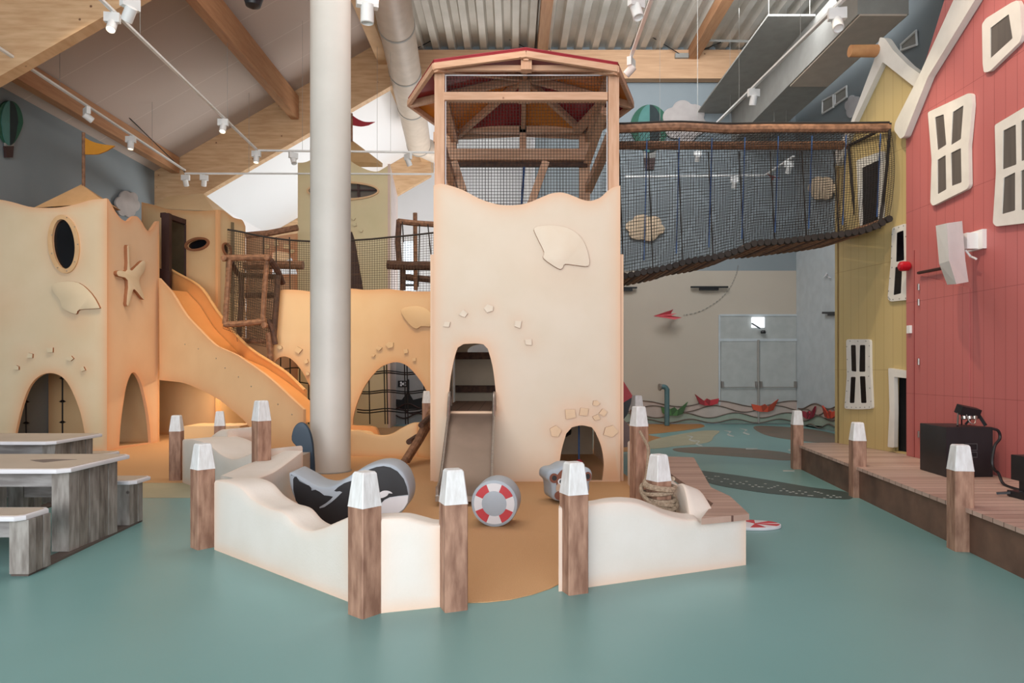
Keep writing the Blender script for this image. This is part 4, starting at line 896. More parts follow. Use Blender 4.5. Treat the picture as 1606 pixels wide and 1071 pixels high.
# ------------------------------------------------------------------ rope bridge
rb = thing('rope_bridge', 'netted rope bridge with log slats spanning from tower to yellow house', 'rope bridge', (3.3, 10, 2.6))
def brX(s, fp_): 
    a, b = fp_; return a*(1-s)+b*s
nearA = Vector((1.43, 9.55, 0)); nearB = Vector((P(1395, 0, 9.15).x, 9.15, 0)); farA = Vector((1.43, 10.75, 0)); farB = Vector((P(1331, 0, 10.12).x, 10.12, 0))
bot_n = smooth_curve([(972, 433), (1010, 425), (1050, 417), (1075, 409), (1120, 402), (1160, 390), (1180, 381), (1220, 378), (1270, 372), (1320, 366), (1360, 358), (1395, 340)], 3)
top_n = smooth_curve([(972, 195), (1020, 193), (1060, 191.5), (1100, 193), (1140, 195), (1200, 194), (1260, 194), (1320, 194), (1396, 193)], 3)
def yat(c, px):
    for i in range(len(c)-1):
        if c[i][0] <= px <= c[i+1][0]: t = (px-c[i][0])/(c[i+1][0]-c[i][0]+1e-9); return c[i][1]*(1-t)+c[i+1][1]*t
    return c[-1][1] if px > c[-1][0] else c[0][1]
def nf(s, t):
    p = nearA.lerp(nearB, s); px = CX+p.x/p.y*F; y0 = yat(top_n, px); y1 = yat(bot_n, px)
    q = P(px, y0+(y1-y0)*t, p.y); return q+Vector((0, -.12*math.sin(PI*t), 0))
def zn(s): return nf(s, 1).z
def zt_(s): return nf(s, 0).z
def ff2(s, t):
    p = farA.lerp(farB, s); zb = zn(s); z1 = zb+(4.88-zb)*1.0
    z1 = EYE+(HY-228)/F*p.y
    return Vector((p.x, p.y+.1*math.sin(PI*t), z1*(1-t)+zb*t))
net(nf, 104, 48, .0034, 26).build('near_net', m_net, rb, 0)
net(ff2, 80, 38, .0036, 26).build('far_net', m_net, rb, 0)
net(lambda s, t: nf(s, 0).lerp(ff2(s, 0), t), 60, 14, .0034, 10).build('top_net', m_net, rb, 0)
MB().tube([nf(i/24, .0)-Vector((0, 0, .065)) for i in range(25)], .06, 9).build('near_rail_log', m_log, rb)
MB().tube([ff2(i/24, 0) for i in range(25)], .065, 9).build('far_rail_log', m_log, rb)
MB().tube([nf(i/24, 0)+Vector((0, 0, .01)) for i in range(25)], .014, 6).build('top_rope', m_net, rb)
ns_ = 42
for i in range(ns_):
    s = (i+.5)/ns_; a = nf(s, 1); b = ff2(s, 1); a = a+Vector((0, -.04, -.02)); b = b+Vector((0, .03, -.02))
    MB().tube([a, (a+b)/2, b], [.042, .045, .04], 7).build('slat', m_log if i % 3 else m_logd, rb)
    MB().tube([a+Vector((0, -.05, 0)), a+Vector((0, .02, 0))], .046, 8).build('slat_end', m_net, rb)
k = 0
for i in range(8):
    s = .07+i*.125; MB().tube([ff2(s, .05), ff2(s+.02, .97)], .010, 5).build('hanger_rope', m_net, rb)
    s = .12+i*.12; MB().tube([nf(s, .12)+Vector((0, -.02, 0)), nf(min(1, s-.01), .93)+Vector((0, -.02, 0))], .009, 5).build('blue_hanger_rope', m_blue, rb, label='blue hanging rope')
for pts in ([(1396, 193), (1392, 250), (1385, 320), (1379, 358)], [(1331, 228), (1336, 290), (1344, 362)]):
    MB().tube([P(x, y, 9.12 if pts[0][0] > 1390 else 10.0) for x, y in pts], .02, 6).build('edge_rope', m_net, rb)
MB().tube([P(1396, 195, 9.15), P(1365, 212, 9.6), P(1331, 228, 10.1)], .022, 6).build('edge_rope', m_net, rb)
# ------------------------------------------------------------------ stage
sdir = Vector((.121, 1, 0)).normalized(); s0 = Vector((3.69, 5.52, 0))
def se(y): return 3.69+.121*(y-5.52)
SZ = .36
sg = thing('stage', 'long low wooden stage deck in front of the houses', 'stage', (5, 7, 0))
MB().prism([Vector((se(-1), -1, SZ)), Vector((7.4, -1, SZ)), Vector((7.4, 10.42, SZ)), Vector((se(10.42), 10.42, SZ))], (0, 0, 1), .035).build('deck_boards', m_deck, sg)
MB().prism([Vector((se(-1)+.03, -1, SZ-.036)), Vector((7.38, -1, SZ-.036)), Vector((7.38, 10.38, SZ-.036)), Vector((se(10.38)+.03, 10.38, SZ-.036))], (0, 0, 1), SZ-.036).build('skirt', m_skirt, sg)
# ------------------------------------------------------------------ houses
Yh = thing('house_facade', 'mustard yellow house front with tilted white windows behind the rope bridge', 'house front', (5, 9.6, SZ))
py_ = Pl((4.927, 10.42), (5.245, 8.78)); U = py_.uv
gy = [U(1313, 262), U(1384, 72), U(1446, 122)]
outer = [(0, SZ+.002), (py_.L, SZ+.002), (py_.L, gy[2][1]-.1), (max(0, min(py_.L, gy[2][0])), gy[2][1]), gy[1], (0, gy[0][1])]
outer = [(0, SZ+.002), (py_.L, SZ+.002), (py_.L, gy[2][1]), gy[1], (0, gy[0][1])]
dw = [U(*p) for p in ((1352, 262), (1378, 250), (1377, 352), (1353, 362))]
w4 = []
def hpanel(pl, outer, holes, m, nm, parent, T=.08): return panel(pl, outer, holes, T=T, step=.4, wo=0, wh=0).build(nm, m, parent, 0)
pn1 = [[(1334, 541), (1342, 541), (1343, 583), (1335, 582)], [(1348, 541), (1357, 541), (1357, 583), (1347, 583)], [(1334, 591), (1342, 591), (1340, 632), (1332, 632)], [(1348, 590), (1357, 590), (1359, 632), (1350, 632)]]
pn2 = [[(1406, 365), (1417, 361), (1418, 408), (1405, 411)], [(1404, 419), (1415, 416), (1413, 460), (1401, 463)]]
door = [(1400, 590), (1432, 590), (1432, 704), (1400, 704)]
hpanel(py_, outer, [dw]+[[U(*p) for p in reversed(q)] for q in pn1+pn2]+[[(U(1402, 590)[0], U(1402, 592)[1]), (py_.L-.08, U(1402, 592)[1]), (py_.L-.08, SZ+.02), (U(1401, 590)[0], SZ+.02)]], m_yelw, 'wall_boards', Yh)
def rnd(pts, r=3, k=4):
    """round the corners of a pixel polygon"""
    out = []; n = len(pts)
    for i in range(n):
        a = Vector(pts[i-1]); b = Vector(pts[i]); c = Vector(pts[(i+1) % n]); da = (a-b); dc = (c-b); ra = min(r, da.length*.4); rc = min(r, dc.length*.4)
        p0 = b+da.normalized()*ra; p2 = b+dc.normalized()*rc
        for j in range(k+1): t = j/k; q = p0*(1-t)**2+b*2*t*(1-t)+p2*t*t; out.append((q.x, q.y))
    return out
def win(pl, frame, panes, parent, m_p, nm='window_frame', off=.035, rr=4, bolts=0):
    p2_ = pl.sh(off+.002); Uf = p2_.uv
    f = panel(p2_, [Uf(*p) for p in rnd(frame, rr)], [[Uf(*p) for p in rnd(q, 1.5, 2)] for q in panes], T=off, step=.5, wo=0, wh=0)
    o = f.build(nm, m_whitef, parent, 30)
    for q in panes:
        MB().prism([pl.px(x, y, off-.004) for x, y in rnd(q, 1, 2)], pl.n, .01).build('pane', m_p, o)
    if bolts:
        n = len(frame)
        for i in range(n):
            a = Vector(frame[i]); b = Vector(frame[(i+1) % n]); ce = sum((Vector(p) for p in frame), Vector((0, 0)))/n
            for t in (.15, .5, .85):
                p = a.lerp(b, t); p = p+(ce-p).normalized()*3
                MB().lathe(pl.px(p.x, p.y, off), [(.012, 0), (.008, .006)], 6, pl.n).build('bolt', m_duct, o)
    return o
win(py_, [(1327, 532), (1364.5, 532), (1365, 580), (1368, 641), (1346, 642), (1324, 641), (1328, 590)], pn1, Yh, m_glass, bolts=1)
win(py_, [(1399, 357), (1421, 350), (1426, 470), (1396, 473), (1392, 468), (1397, 410)], pn2, Yh, m_glass, bolts=1)
def framebar(pl, pts, parent, nm, off=.06, m=None, sm=False):
    q = [pl.px(x, y, off) for x, y in pts]; return MB().prism(q, pl.n, off).build(nm, m or m_whitef, parent)
win(py_, [(1343, 251), (1386, 236), (1384, 350), (1379, 356), (1349, 366), (1345, 300)], [[(1352, 263), (1378, 251), (1377, 352), (1353, 361)]], Yh, m_glass, nm='bridge_door_frame')
framebar(py_, rnd([(1393, 577), (1430, 583), (1430, 594), (1402, 591), (1403, 640), (1402, 702), (1392, 701), (1395, 640)], 2), Yh, 'door_frame')
MB().prism([py_.w(u, v, -.10) for u, v in ((U(1390, 580)[0], SZ+.01), (py_.L, SZ+.01), (py_.L, 1.6), (U(1390, 580)[0], 1.6))], py_.n, .02).build('dark_doorway', m_blackm, Yh)
MB().prism([py_.px(x, y, .08) for x, y in rnd([(1380, 58), (1388, 60), (1400, 78), (1425, 103), (1450, 121), (1446, 145), (1436, 138), (1384, 97), (1339, 192), (1313, 262), (1309, 240), (1334, 192), (1370, 97)], 3)], py_.n, .10).build('gable_trim', m_whitef, Yh)
MB().prism([py_.px(x, y, .0) for x, y in ((1316, 700), (1313, 700), (1313, 262), (1316, 258))], py_.n, .12).build('corner_board', mat('ochre_edge', (200, 164, 110), .5), Yh)
lo2 = tag(MB().tube([py_.px(1385, 80, -.02), py_.px(1385, 80, -.02)+Vector((-.46, -.0, .0))], [.085, .08], 14).build('hoist_log', mat('cut_log', (196, 144, 96), .6, (176, 122, 78), 6), smooth=40), 'short round hoisting log sticking out under the yellow gable peak', 'log')
Rh = thing('house_facade', 'red boarded house front with white windows at the right edge', 'house front', (5.1, 7, SZ))
pr = Pl((5.13, 8.88), (5.13, -.5)); U = pr.uv
gb = U(1421, 180); gt = U(1530, -30)
outer = [(0, SZ+.002), (pr.L, SZ+.002), (pr.L, 8.2), (U(1640, 0)[0], 8.2), (U(1421, 190)[0], U(1421, 195)[1])]
ww = {'a': ([(1540, 38), (1546, 29), (1586, 4), (1596, 0), (1600, 8), (1603, 55), (1599, 66), (1552, 112), (1543, 114), (1541, 100)], [[(1553, 44), (1582, 22), (1588, 60), (1553, 92)]]),
 'b': ([(1455, 176), (1519, 146), (1524, 148), (1525, 165), (1519, 230), (1520, 290), (1517, 296), (1463, 323), (1459, 318), (1461, 250)], [[(1466, 184), (1480, 179), (1484, 227), (1470, 236)], [(1494, 176), (1511, 165), (1507, 218), (1491, 228)], [(1470, 251), (1483, 243), (1484, 297), (1470, 305)], [(1491, 240), (1507, 232), (1508, 286), (1492, 292)]]),
 'c': ([(1560, 196), (1620, 160), (1700, 120), (1700, 330), (1606, 350), (1562, 355), (1557, 350), (1562, 270)], [[(1573, 205), (1593, 195), (1594, 258), (1572, 266)], [(1601, 190), (1640, 170), (1640, 240), (1601, 253)], [(1574, 279), (1592, 270), (1592, 330), (1571, 336)], [(1601, 268), (1640, 250), (1640, 320), (1601, 330)]])}
hpanel(pr, outer, [], m_redw, 'wall_boards', Rh)
for k, (f_, ps_) in ww.items():
    pr2 = pr.sh(.045); Uf = pr2.uv
    f = panel(pr2, [Uf(*p) for p in rnd(f_, 3)], [[Uf(*p) for p in rnd(q, 1.5, 2)] for q in ps_], T=.04, step=.5, wo=0, wh=0)
    o = f.build('window_frame', m_whitef, Rh, 30)
    for q in ps_: MB().prism([pr.px(x, y, .036) for x, y in q], pr.n, .01).build('pane', m_pane, o)
MB().prism([pr.px(x, y, .09) for x, y in rnd([(1509, -30), (1539, -30), (1532, -5), (1455, 121), (1418, 214), (1412, 218), (1402, 204), (1404, 192), (1441, 119)], 3)], pr.n, .085).build('gable_trim', m_whitef, Rh)
MB().bb((5.126, 8.70, SZ+.002), (5.135, 8.71, 3.0)).build('door_joint', mat('dark_red_joint', (130, 50, 52), .6), Rh)
MB().prism([pr.px(x, y, .012) for x, y in ((1443, 718), (1520, 738), (1520, 452), (1443, 432))], pr.n, .01).build('hidden_door_leaf', m_redw, Rh)
for y in (450, 474, 567, 681): MB().tube([pr.px(1440.5, y-5, .02), pr.px(1440.5, y+5, .02)], .012, 6).build('hinge', m_steel, Rh)
tag(MB().box(pr.px(1426, 516.5, .015), (.03, .07, .10)).build('wall_switch', m_white), 'small white switch box on the left edge of the red house', 'switch')
tag(MB().lathe(pr.px(1428, 417.5, .0), [(.03, 0), (.06, .03), (.065, .1), (.06, .13), (.035, .15)], 20, (-1, 0, 0)).build('alarm_light', mat('red_beacon', (176, 14, 34), .3)), 'red round alarm beacon at the left edge of the red house', 'alarm light')
rod([pr.px(1440, 428, .05), pr.px(1476, 421, .05)], 'dark thin door closer bar left of the white loudspeaker', .02, 'closer_bar', m_dkwood, 'bar')
# loudspeaker
spk = thing('loudspeaker', 'white wall loudspeaker on a bracket on the red house', 'loudspeaker', P(1505, 440, 6.9))
Ys = 6.9
def SP(px, py, y): return P(px, py, y)
fr_ = [(1468, 354), (1484, 349), (1508, 347), (1512, 380), (1519, 443), (1485, 447), (1474, 415), (1472, 412)]
body = MB()
A1 = [P(1468, 354, 7.45), P(1484, 350, 7.25), P(1488, 408, 7.25), P(1500, 445, 7.25), P(1485, 447, 7.45), P(1473, 414, 7.45)]
B1 = [P(1510, 347, 6.9), P(1519, 443, 6.9)]
v = [P(1467.5, 354, 7.5), P(1473, 414, 7.5), P(1485.5, 446.5, 7.5), P(1485, 350, 7.18), P(1488.5, 409, 7.18), P(1500, 445.5, 7.18), P(1509, 346.5, 7.36), P(1514, 408, 7.36), P(1519, 442, 7.36), P(1496, 350, 7.62), P(1500, 410, 7.62), P(1506, 440, 7.62)]
body.add(v, [(0, 3, 4, 1), (1, 4, 5, 2), (3, 6, 7, 4), (4, 7, 8, 5), (6, 9, 10, 7), (7, 10, 11, 8), (9, 0, 1, 10), (10, 1, 2, 11), (0, 9, 6, 3), (2, 5, 8, 11)]).build('cabinet', m_white, spk, 0)
MB().bb((P(1512, 0, 7.5).x, 7.45, P(0, 391, 7.5).z), (5.13, 7.55, P(0, 366, 7.5).z)).build('bracket_arm', m_white, spk)
MB().bb((5.085, 7.38, P(0, 391, 7.45).z), (5.13, 7.62, P(0, 361, 7.45).z)).build('wall_plate', m_white, spk)
MB().tube([P(1514, 392, 7.5), P(1522, 402, 7.5), P(1531, 406, 7.4)], .012, 6).build('cable', m_white, spk)
# subwoofer
bz = SZ+.001
f0 = FL(1443, 738, bz); f1 = FL(1484, 748.5, bz); f2 = FL(1557, 748, bz)
ux = Vector((f2.x-f1.x, f2.y-f1.y, 0)); uy = Vector((f0.x-f1.x, f0.y-f1.y, 0)); dep = min(uy.length, .6); 
f0 = f1+Vector((-.12, .62, 0)); 
f0x = P(1443, 0, f1.y+.55).x; f0 = Vector((f0x, f1.y+.55, bz)); f3 = Vector((f2.x-.1, f2.y+.5, bz)); f3.x = min(f3.x, 5.09); f2.x = min(f2.x, 5.08)
H_ = EYE-(670-HY)/F*f1.y-bz
sb = thing('subwoofer', 'black box subwoofer standing on the stage by the red wall', 'subwoofer', (f1.x, f1.y, SZ))
MB().prism([Vector((p.x, p.y, bz+H_)) for p in (f1, f2, f3, f0)], (0, 0, 1), H_, .006).build('cabinet', m_black, sb)
for (a, b) in (((1514, 696), (1532, 706)), ((1514, 709), (1532, 717))):
    z1 = P(0, a[1], f1.y).z; z0 = P(0, b[1], f1.y).z; xa = P(a[0], 0, f1.y).x; xb = P(b[0], 0, f1.y).x
    MB().tube([(xa, f1.y-.003, z0), (xb, f1.y-.003, z0), (xb, f1.y-.003, z1), (xa, f1.y-.003, z1)], .006, 6, closed=True).build('handle', mat('dark_grey_handle', (74, 74, 78), .5), sb)
# LED flood lamp on top
zt2 = bz+H_; lc = P(1518, 650, f1.y+.2); lc.z = zt2
lp = thing('flood_lamp', 'black stage flood lamp with forked stand on top of the subwoofer', 'stage lamp', (lc.x, lc.y, zt2))
Rr = Matrix.Rotation(R_(14), 3, 'X')@Matrix.Rotation(R_(12), 3, 'Y')
MB().box((lc.x, lc.y, zt2+.155), (.215, .1, .095), rot=Rr).build('housing', m_black, lp)
for sx in (-.08, 0, .08): MB().lathe((lc.x+sx*.7, lc.y-.02, zt2+.10), [(.03, 0), (.026, .03)], 12, (0, -.3, -1)).build('lens', m_steel, lp)
for sgn in (-1, 1):
    MB().beam((lc.x+sgn*.105, lc.y, zt2+.13), (lc.x+sgn*.15, lc.y-.06, zt2+.004), .015, .03).build('leg', m_black, lp)
    MB().beam((lc.x+sgn*.07, lc.y, zt2+.12), (lc.x+sgn*.02, lc.y+.07, zt2+.008), .012, .02).build('leg', m_black, lp)
MB().tube(smooth_curve([(lc.x-.05, lc.y-.05, zt2+.12), (lc.x-.03, lc.y-.08, zt2+.04), (lc.x+.02, lc.y-.08, zt2+.03), (lc.x+.05, lc.y-.05, zt2+.11)], 6), .006, 6).build('cable', m_steel, lp)
cb = P(1560, 660, f1.y+.1)
tag(MB().tube(smooth_curve([tuple(P(1555, 672, 6.8)), tuple(P(1566, 676, 6.8)), tuple(P(1568, 688, 6.8)), tuple(P(1560, 700, 6.75)), tuple(P(1556, 725, 6.7)), tuple(P(1560, 737, 6.7)), tuple(P(1566, 742, 6.7)), (P(1575, 0, 6.6).x, 6.6, SZ+.014), (P(1600, 0, 6.3).x, 6.3, SZ+.014)], 6), .014, 7).build('speaker_cable', m_black), 'black cable bundle hanging beside the subwoofer on the red wall', 'cable')
bg = thing('stage_monitor', 'black device with stand cut off by the right picture edge on the stage', 'stage device', (P(1604, 0, 6.0).x, 6.0, SZ))
x_ = P(1604, 0, 6.0).x
MB().box((x_+.02, 6.0, SZ+.26), (.13, .16, .22)).build('body', m_black, bg); MB().box((x_+.02, 6.0, SZ+.08), (.06, .06, .16)).build('stem', m_black, bg)
MB().box((x_-.0, 5.98, SZ+.03), (.16, .2, .05)).build('foot', m_black, bg); MB().beam((x_-.0, 6.0, SZ+.05), (x_-.16, 6.1, SZ+.02), .02, .02).build('leg', m_black, bg)
# ------------------------------------------------------------------ back wall items
Yb = YB-.005
dr = thing('door_1', 'pale grey double door in the back wall with push bars', 'door', P(1190, 665, YB)); dr['kind'] = 'structure'
for (a, b) in ((1130, 1187), (1190, 1248)):
    lf_ = MB().bb((P(a, 0, YB).x, YB-.03, .01), (P(b, 0, YB).x, YB-.002, P(0, 533, YB).z)).build('door_leaf', m_door, dr)
    MB().tube([(P(a+2, 0, YB).x, YB-.07, P(0, 607, YB).z), (P(b-2, 0, YB).x, YB-.07, P(0, 607, YB).z)], .014, 6).build('push_bar', m_duct, lf_)
    for e in (a+2, b-2): MB().box((P(e, 0, YB).x, YB-.06, P(0, 603, YB).z), (.06, .06, .17)).build('bar_end', m_steel, lf_)
MB().tube([(P(1188.5, 0, YB).x, YB-.05, 0.02), (P(1188.5, 0, YB).x, YB-.05, P(0, 533, YB).z)], .03, 8).build('centre_post', m_duct, dr)
MB().bb((P(1129, 0, YB).x, YB-.025, P(0, 532, YB).z), (P(1250, 0, YB).x, YB-.001, P(0, 495, YB).z)).build('transom_panel', m_door, dr)
fm = MB(); xa, xb = P(1129, 0, YB).x, P(1250, 0, YB).x; zt3 = P(0, 494, YB).z
fm.bb((xa-.04, YB-.04, 0), (xa, YB, zt3)); fm.bb((xb, YB-.04, 0), (xb+.03, YB, zt3)); fm.bb((xa, YB-.04, zt3-.03), (xb, YB, zt3+.02)); fm.bb((xa, YB-.04, P(0, 534, YB).z-.02), (xb, YB, P(0, 531, YB).z)); fm.build('door_frame', m_palewall, dr)
ex = thing('emergency_lamp', 'glowing white emergency lamp above the back door', 'emergency lamp', P(1188, 515, YB-.1))
MB().bb((P(1178, 0, YB).x, YB-.1, P(0, 514, YB).z), (P(1197, 0, YB).x, YB-.03, P(0, 498, YB).z)).build('glowing_panel', mat('lit_panel', (245, 250, 255), .5, emit=1.3), ex)
MB().beam(P(1179, 507, YB-.14), P(1192, 515, YB-.14), .06, .03).build('arrow_mark', mat('grey_mark', (90, 96, 104), .6), ex)
MB().lathe(P(1197, 521, YB-.1), [(.06, -.03), (.07, 0), (.05, .05)], 12).build('small_sensor', m_black, ex)
# wave mural
def wall_wave(pl, pa, pb, ys, cols, par):
    N_ = 60
    for k, (yb, am, wlg, ph) in enumerate(ys):
        top = [(pa+(pb-pa)*i/N_, yb+am*math.sin(2*PI*(i/N_*(pb-pa))/wlg+ph)) for i in range(N_+1)]
        q = [pl.px(x, y, .035+.006*k) for x, y in top]; z0 = .1
        body = q+[Vector((q[-1].x, q[-1].y, .03)), Vector((q[0].x, q[0].y, .03))]
        MB().prism(body, pl.n, .006).build('wave_band', cols[k], par, 0)
        MB().tube([p+pl.n*.01 for p in q], .015, 5).build('wave_line', mat('wave_shadow_line', (112, 98, 88), .7), par)  # grey shadow lines of the wave relief, put in as dark tubes
wc = [mat('wave_pink_grey', (186, 168, 158), .7), mat('wave_pink', (184, 172, 164), .7), mat('wave_pale_green', (152, 164, 150), .7), mat('wave_green', (130, 148, 138), .7)]
mu = thing('wave_mural', 'painted wave relief along the foot of the back wall and doors', 'mural', P(1100, 665, YB))
pbk = Pl((P(972, 0, YB).x, YB), (P(1251, 0, YB).x, YB))
wall_wave(pbk, 960, 1250, ((633, 4.5, 118, 2.2), (641, 5, 96, .5), (651, 4, 82, 2.5), (660, 3, 70, 0)), wc, mu)
mu2 = thing('wave_mural', 'painted wave relief on the pale side wall between door and yellow house', 'mural', P(1280, 680, 16.8))
prw = Pl((XR-.01, YB), (XR-.01, 14.5))
wall_wave(prw, 1252.5, 1330, ((637, 4, 44, 1), (646, 5, 40, 3), (656, 4, 42, 0), (668, 3, 30, 1)), wc, mu2)
struct(MB().bb((.62, YB-.03, 0), (P(1128, 0, YB).x, YB-.001, .09)).build('baseboard_back', m_palewall)); struct(MB().bb((XR-.04, 8, 0), (XR-.021, YB, .12)).build('baseboard_right', m_palewall))
def boat(pl, cx, cy, w, h, flip, col, lab):
    c = col; dk = tuple(int(x*.75) for x in col); M1 = mat('paper_%d_%d' % (col[0], col[1]), col, .6); M2 = mat('paperd_%d_%d' % (col[0], col[1]), dk, .6)
    t = thing('paper_boat', lab, 'paper boat', pl.px(cx, cy+h/2, .05)); s = -1 if flip else 1
    f = lambda pts: [pl.px(cx+s*x*w, cy+y*h, .095) for x, y in pts]
    MB().prism(f([(-.5, -.5), (-.12, .1), (0, -.12), (.14, .02), (.5, -.12), (.44, .32), (.2, .48), (-.1, .5), (-.3, .36)]), pl.n, .04).build('hull', M1, t, 0)
    MB().prism([p+pl.n*.008 for p in f([(-.5, -.5), (-.12, .1), (-.1, .5), (-.3, .36)])], pl.n, .01).build('folded_bow', M2, t, 0)
    MB().prism([p+pl.n*.008 for p in f([(0, -.12), (.14, .02), (.1, .49), (-.08, .12)])], pl.n, .01).build('folded_middle', M2, t, 0)
boat(pbk, 1058, 641, 42, 22, True, (84, 130, 76), 'green paper boat picture beside the teal periscope')
boat(pbk, 1109, 627, 38, 18, False, (188, 52, 62), 'red paper boat picture left of the doors')
boat(pbk, 1200, 636, 42, 20, True, (206, 84, 56), 'orange paper boat picture across the door leaves')
boat(prw, 1268, 647, 20, 20, True, (166, 54, 72), 'crimson paper boat picture on the side wall behind the farthest stage post')
boat(prw, 1300, 646, 22, 20, False, (204, 76, 54), 'orange paper boat picture next to the yellow house corner')
pe_ = thing('periscope', 'teal periscope pipe in front of the wave mural', 'periscope', FL(1046, 668))
xq = P(1046, 0, 17.7)
MB().tube(smooth_curve([(xq.x, 17.7, 0.01), (xq.x, 17.7, .9), (xq.x, 17.7, P(0, 612, 17.7).z), (xq.x-.03, 17.7, P(0, 608, 17.7).z), (xq.x-.09, 17.7, P(0, 606.5, 17.7).z), (xq.x-.16, 17.7, P(0, 607, 17.7).z)], 4), .065, 12).build('pipe', mat('teal_pipe', (84, 116, 120), .5), pe_)
MB().lathe((xq.x-.14, 17.7, P(0, 607, 17.7).z), [(.065, 0), (.09, .03), (.09, .07), (.07, .07)], 16, (-1, -.2, 0)).build('eye_piece', m_steel, pe_)
for (cx_, lab) in ((1111, 'black wall rail lamp on the wall beneath the bridge, right one'), (984, 'black wall rail lamp at the right tower edge beneath the bridge')):
    y_ = 451 if cx_ > 1000 else 452; t = thing('wall_heater', lab, 'wall fixture', P(cx_, 455, YB-.1)); w2 = 29 if cx_ > 1000 else 14
    MB().bb((P(cx_-w2, 0, YB).x, YB-.12, P(0, y_+1, YB).z), (P(cx_+w2, 0, YB).x, YB-.05, P(0, y_-1.5, YB).z)).build('rail', m_black, t)
    MB().bb((P(cx_-w2*.5, 0, YB).x, YB-.1, P(0, y_+4.5, YB).z), (P(cx_+w2*.5, 0, YB).x, YB-.001, P(0, y_+.8, YB).z)).build('housing', m_black, t)
t = thing('wall_heater', 'small black rail fixture on the side wall next to the yellow house', 'wall fixture', prw.px(1300, 494, .05))
MB().beam(prw.px(1291, 490.5, .05), prw.px(1318, 490.5, .05), .06, .05).build('rail', m_black, t); MB().beam(prw.px(1299, 493, .02), prw.px(1316, 493, .02), .04, .06).build('housing', m_black, t)
# paper plane with dashed trail
pp = thing('paper_plane', 'pink paper plane picture on the back wall with dashed trail', 'paper plane', P(1048, 497, YB-.2))
mk = mat('pink_paper', (206, 96, 104), .6); mkd = mat('pink_paper_shade', (168, 70, 80), .6)
V = lambda x, y, o: P(x, y, YB-.1-o)
MB().add([V(1025, 495.5, .25), V(1056, 485, .12), V(1052, 492, .05), V(1062, 491, 0), V(1052, 495, .2), V(1070, 498, .1), V(1058, 501, .25)], [(0, 1, 2), (0, 2, 4), (0, 4, 5), (0, 5, 6), (2, 3, 4)]).build('wings', mk, pp, 0)
MB().add([V(1025, 496, .25), V(1052, 494, .1), V(1058, 501, .1)], [(0, 1, 2)]).build('keel', mkd, pp, 0)
tr = smooth_curve([(1072, 494), (1095, 489), (1118, 477), (1136, 462), (1148, 445), (1155, 428), (1158, 415)], 8)
mb = MB()
for i in range(0, len(tr)-1, 2): mb.tube([P(*tr[i], YB-.02), P(*tr[i+1], YB-.02)], .012, 4)
mb.build('dashed_trail', m_duct, pp)
tag(MB().prism([prw.px(x, y, .04) for x, y in ((1296, 428), (1299, 436), (1302, 436), (1297, 431), (1291, 436))], prw.n, .02).build('seagull', m_wprint), 'tiny white gull shape on the side wall next to the yellow house', 'wall decoration')
# clouds and balloons
def cloud(pl, cx, cy, w, h, lab, m=None, seed=1):
    q = []
    for k in range(60):
        a = 2*PI*k/60; r = .88+.2*abs(math.sin(a*3+seed*.5))**.7; q.append((cx+w/2*r*math.cos(a), cy+h/2*r*math.sin(a)))
    return tag(MB().prism([pl.px(x, y, .09) for x, y in q], pl.n, .05, .01).build('cloud_cutout', m or mat('cloud_board', (176, 168, 164), .8)), lab, 'cloud')
plB = Pl((.6, YB), (7, YB)); plL = Pl((XL, 0), (XL, 30))
cloud(plB, 1074, 190, 66, 62, 'grey cloud cutout on the back wall right of the half hidden balloon', seed=1)
cloud(plB, 1012, 357, 58, 40, 'cream cloud cutout low behind the bridge netting near the tower', mat('cream_cloud', (214, 192, 164), .8), seed=2)
cloud(plR, 1288, 295, 40, 36, 'pale cloud cutout behind the bridge netting left of the yellow house', mat('cream_cloud', (214, 192, 164), .8), seed=3)
cloud(plR, 1338, 168, 26, 36, 'pale cloud cutout on the side wall beside the yellow gable', mat('white_cloud', (206, 206, 210), .8), seed=2)
cloud(plL, 201, 320, 36, 40, 'grey brown cloud cutout on the left wall between the two forts', seed=2)
def balloon(pl, cx, cy, rx, ry, lab, bcy, brx, bry):
    t = thing('balloon_cutout', lab, 'balloon', pl.px(cx, cy+ry, .08))
    g1 = mat('balloon_green', (40, 92, 72), .7); g2 = mat('balloon_teal', (78, 128, 122), .7); g3 = mat('balloon_dark', (22, 40, 42), .7)
    def half(k, a0, a1): return [(cx+k*rx*math.sin(a)*(1 if abs(a) <= PI/2 else .9), cy-ry*math.cos(a)) for a in [a0+(a1-a0)*i/20 for i in range(21)]]
    body = [(cx+rx*math.sin(a)*(1 if math.cos(a) > 0 else (1-.35*abs(math.cos(a)))), cy-ry*math.cos(a)) for a in [2*PI*i/44 for i in range(44)]]
    MB().prism([pl.px(x, y, .06) for x, y in body], pl.n, .04).build('envelope', g1, t, 0)
    MB().prism([pl.px(x, y, .075) for x, y in half(-.62, 0, PI)], pl.n, .02).build('left_gore', g2, t, 0)
    MB().prism([pl.px(x, y, .075) for x, y in half(.62, 0, PI)], pl.n, .02).build('right_gore', g3, t, 0)
    MB().prism([pl.px(x, y, .06) for x, y in ((cx-brx*1.1, cy+ry*.88), (cx+brx*1.1, cy+ry*.88), (cx+brx, bcy-bry), (cx-brx, bcy-bry))], pl.n, .03).build('skirt', m_duct, t, 0)
    MB().prism([pl.px(x, y, .07) for x, y in ((cx-brx, bcy-bry), (cx+brx, bcy-bry), (cx+brx*.75, bcy+bry), (cx-brx*.75, bcy+bry))], pl.n, .05).build('basket', m_dkwood, t, 0)
balloon(plL, 15.5, 193, 21, 35, 'green hot air balloon cutout on the left wall', 238, 6.5, 9)
balloon(plB, 1019, 202, 31, 38, 'green hot air balloon cutout on the back wall half hidden by the bridge', 256.5, 9, 9)
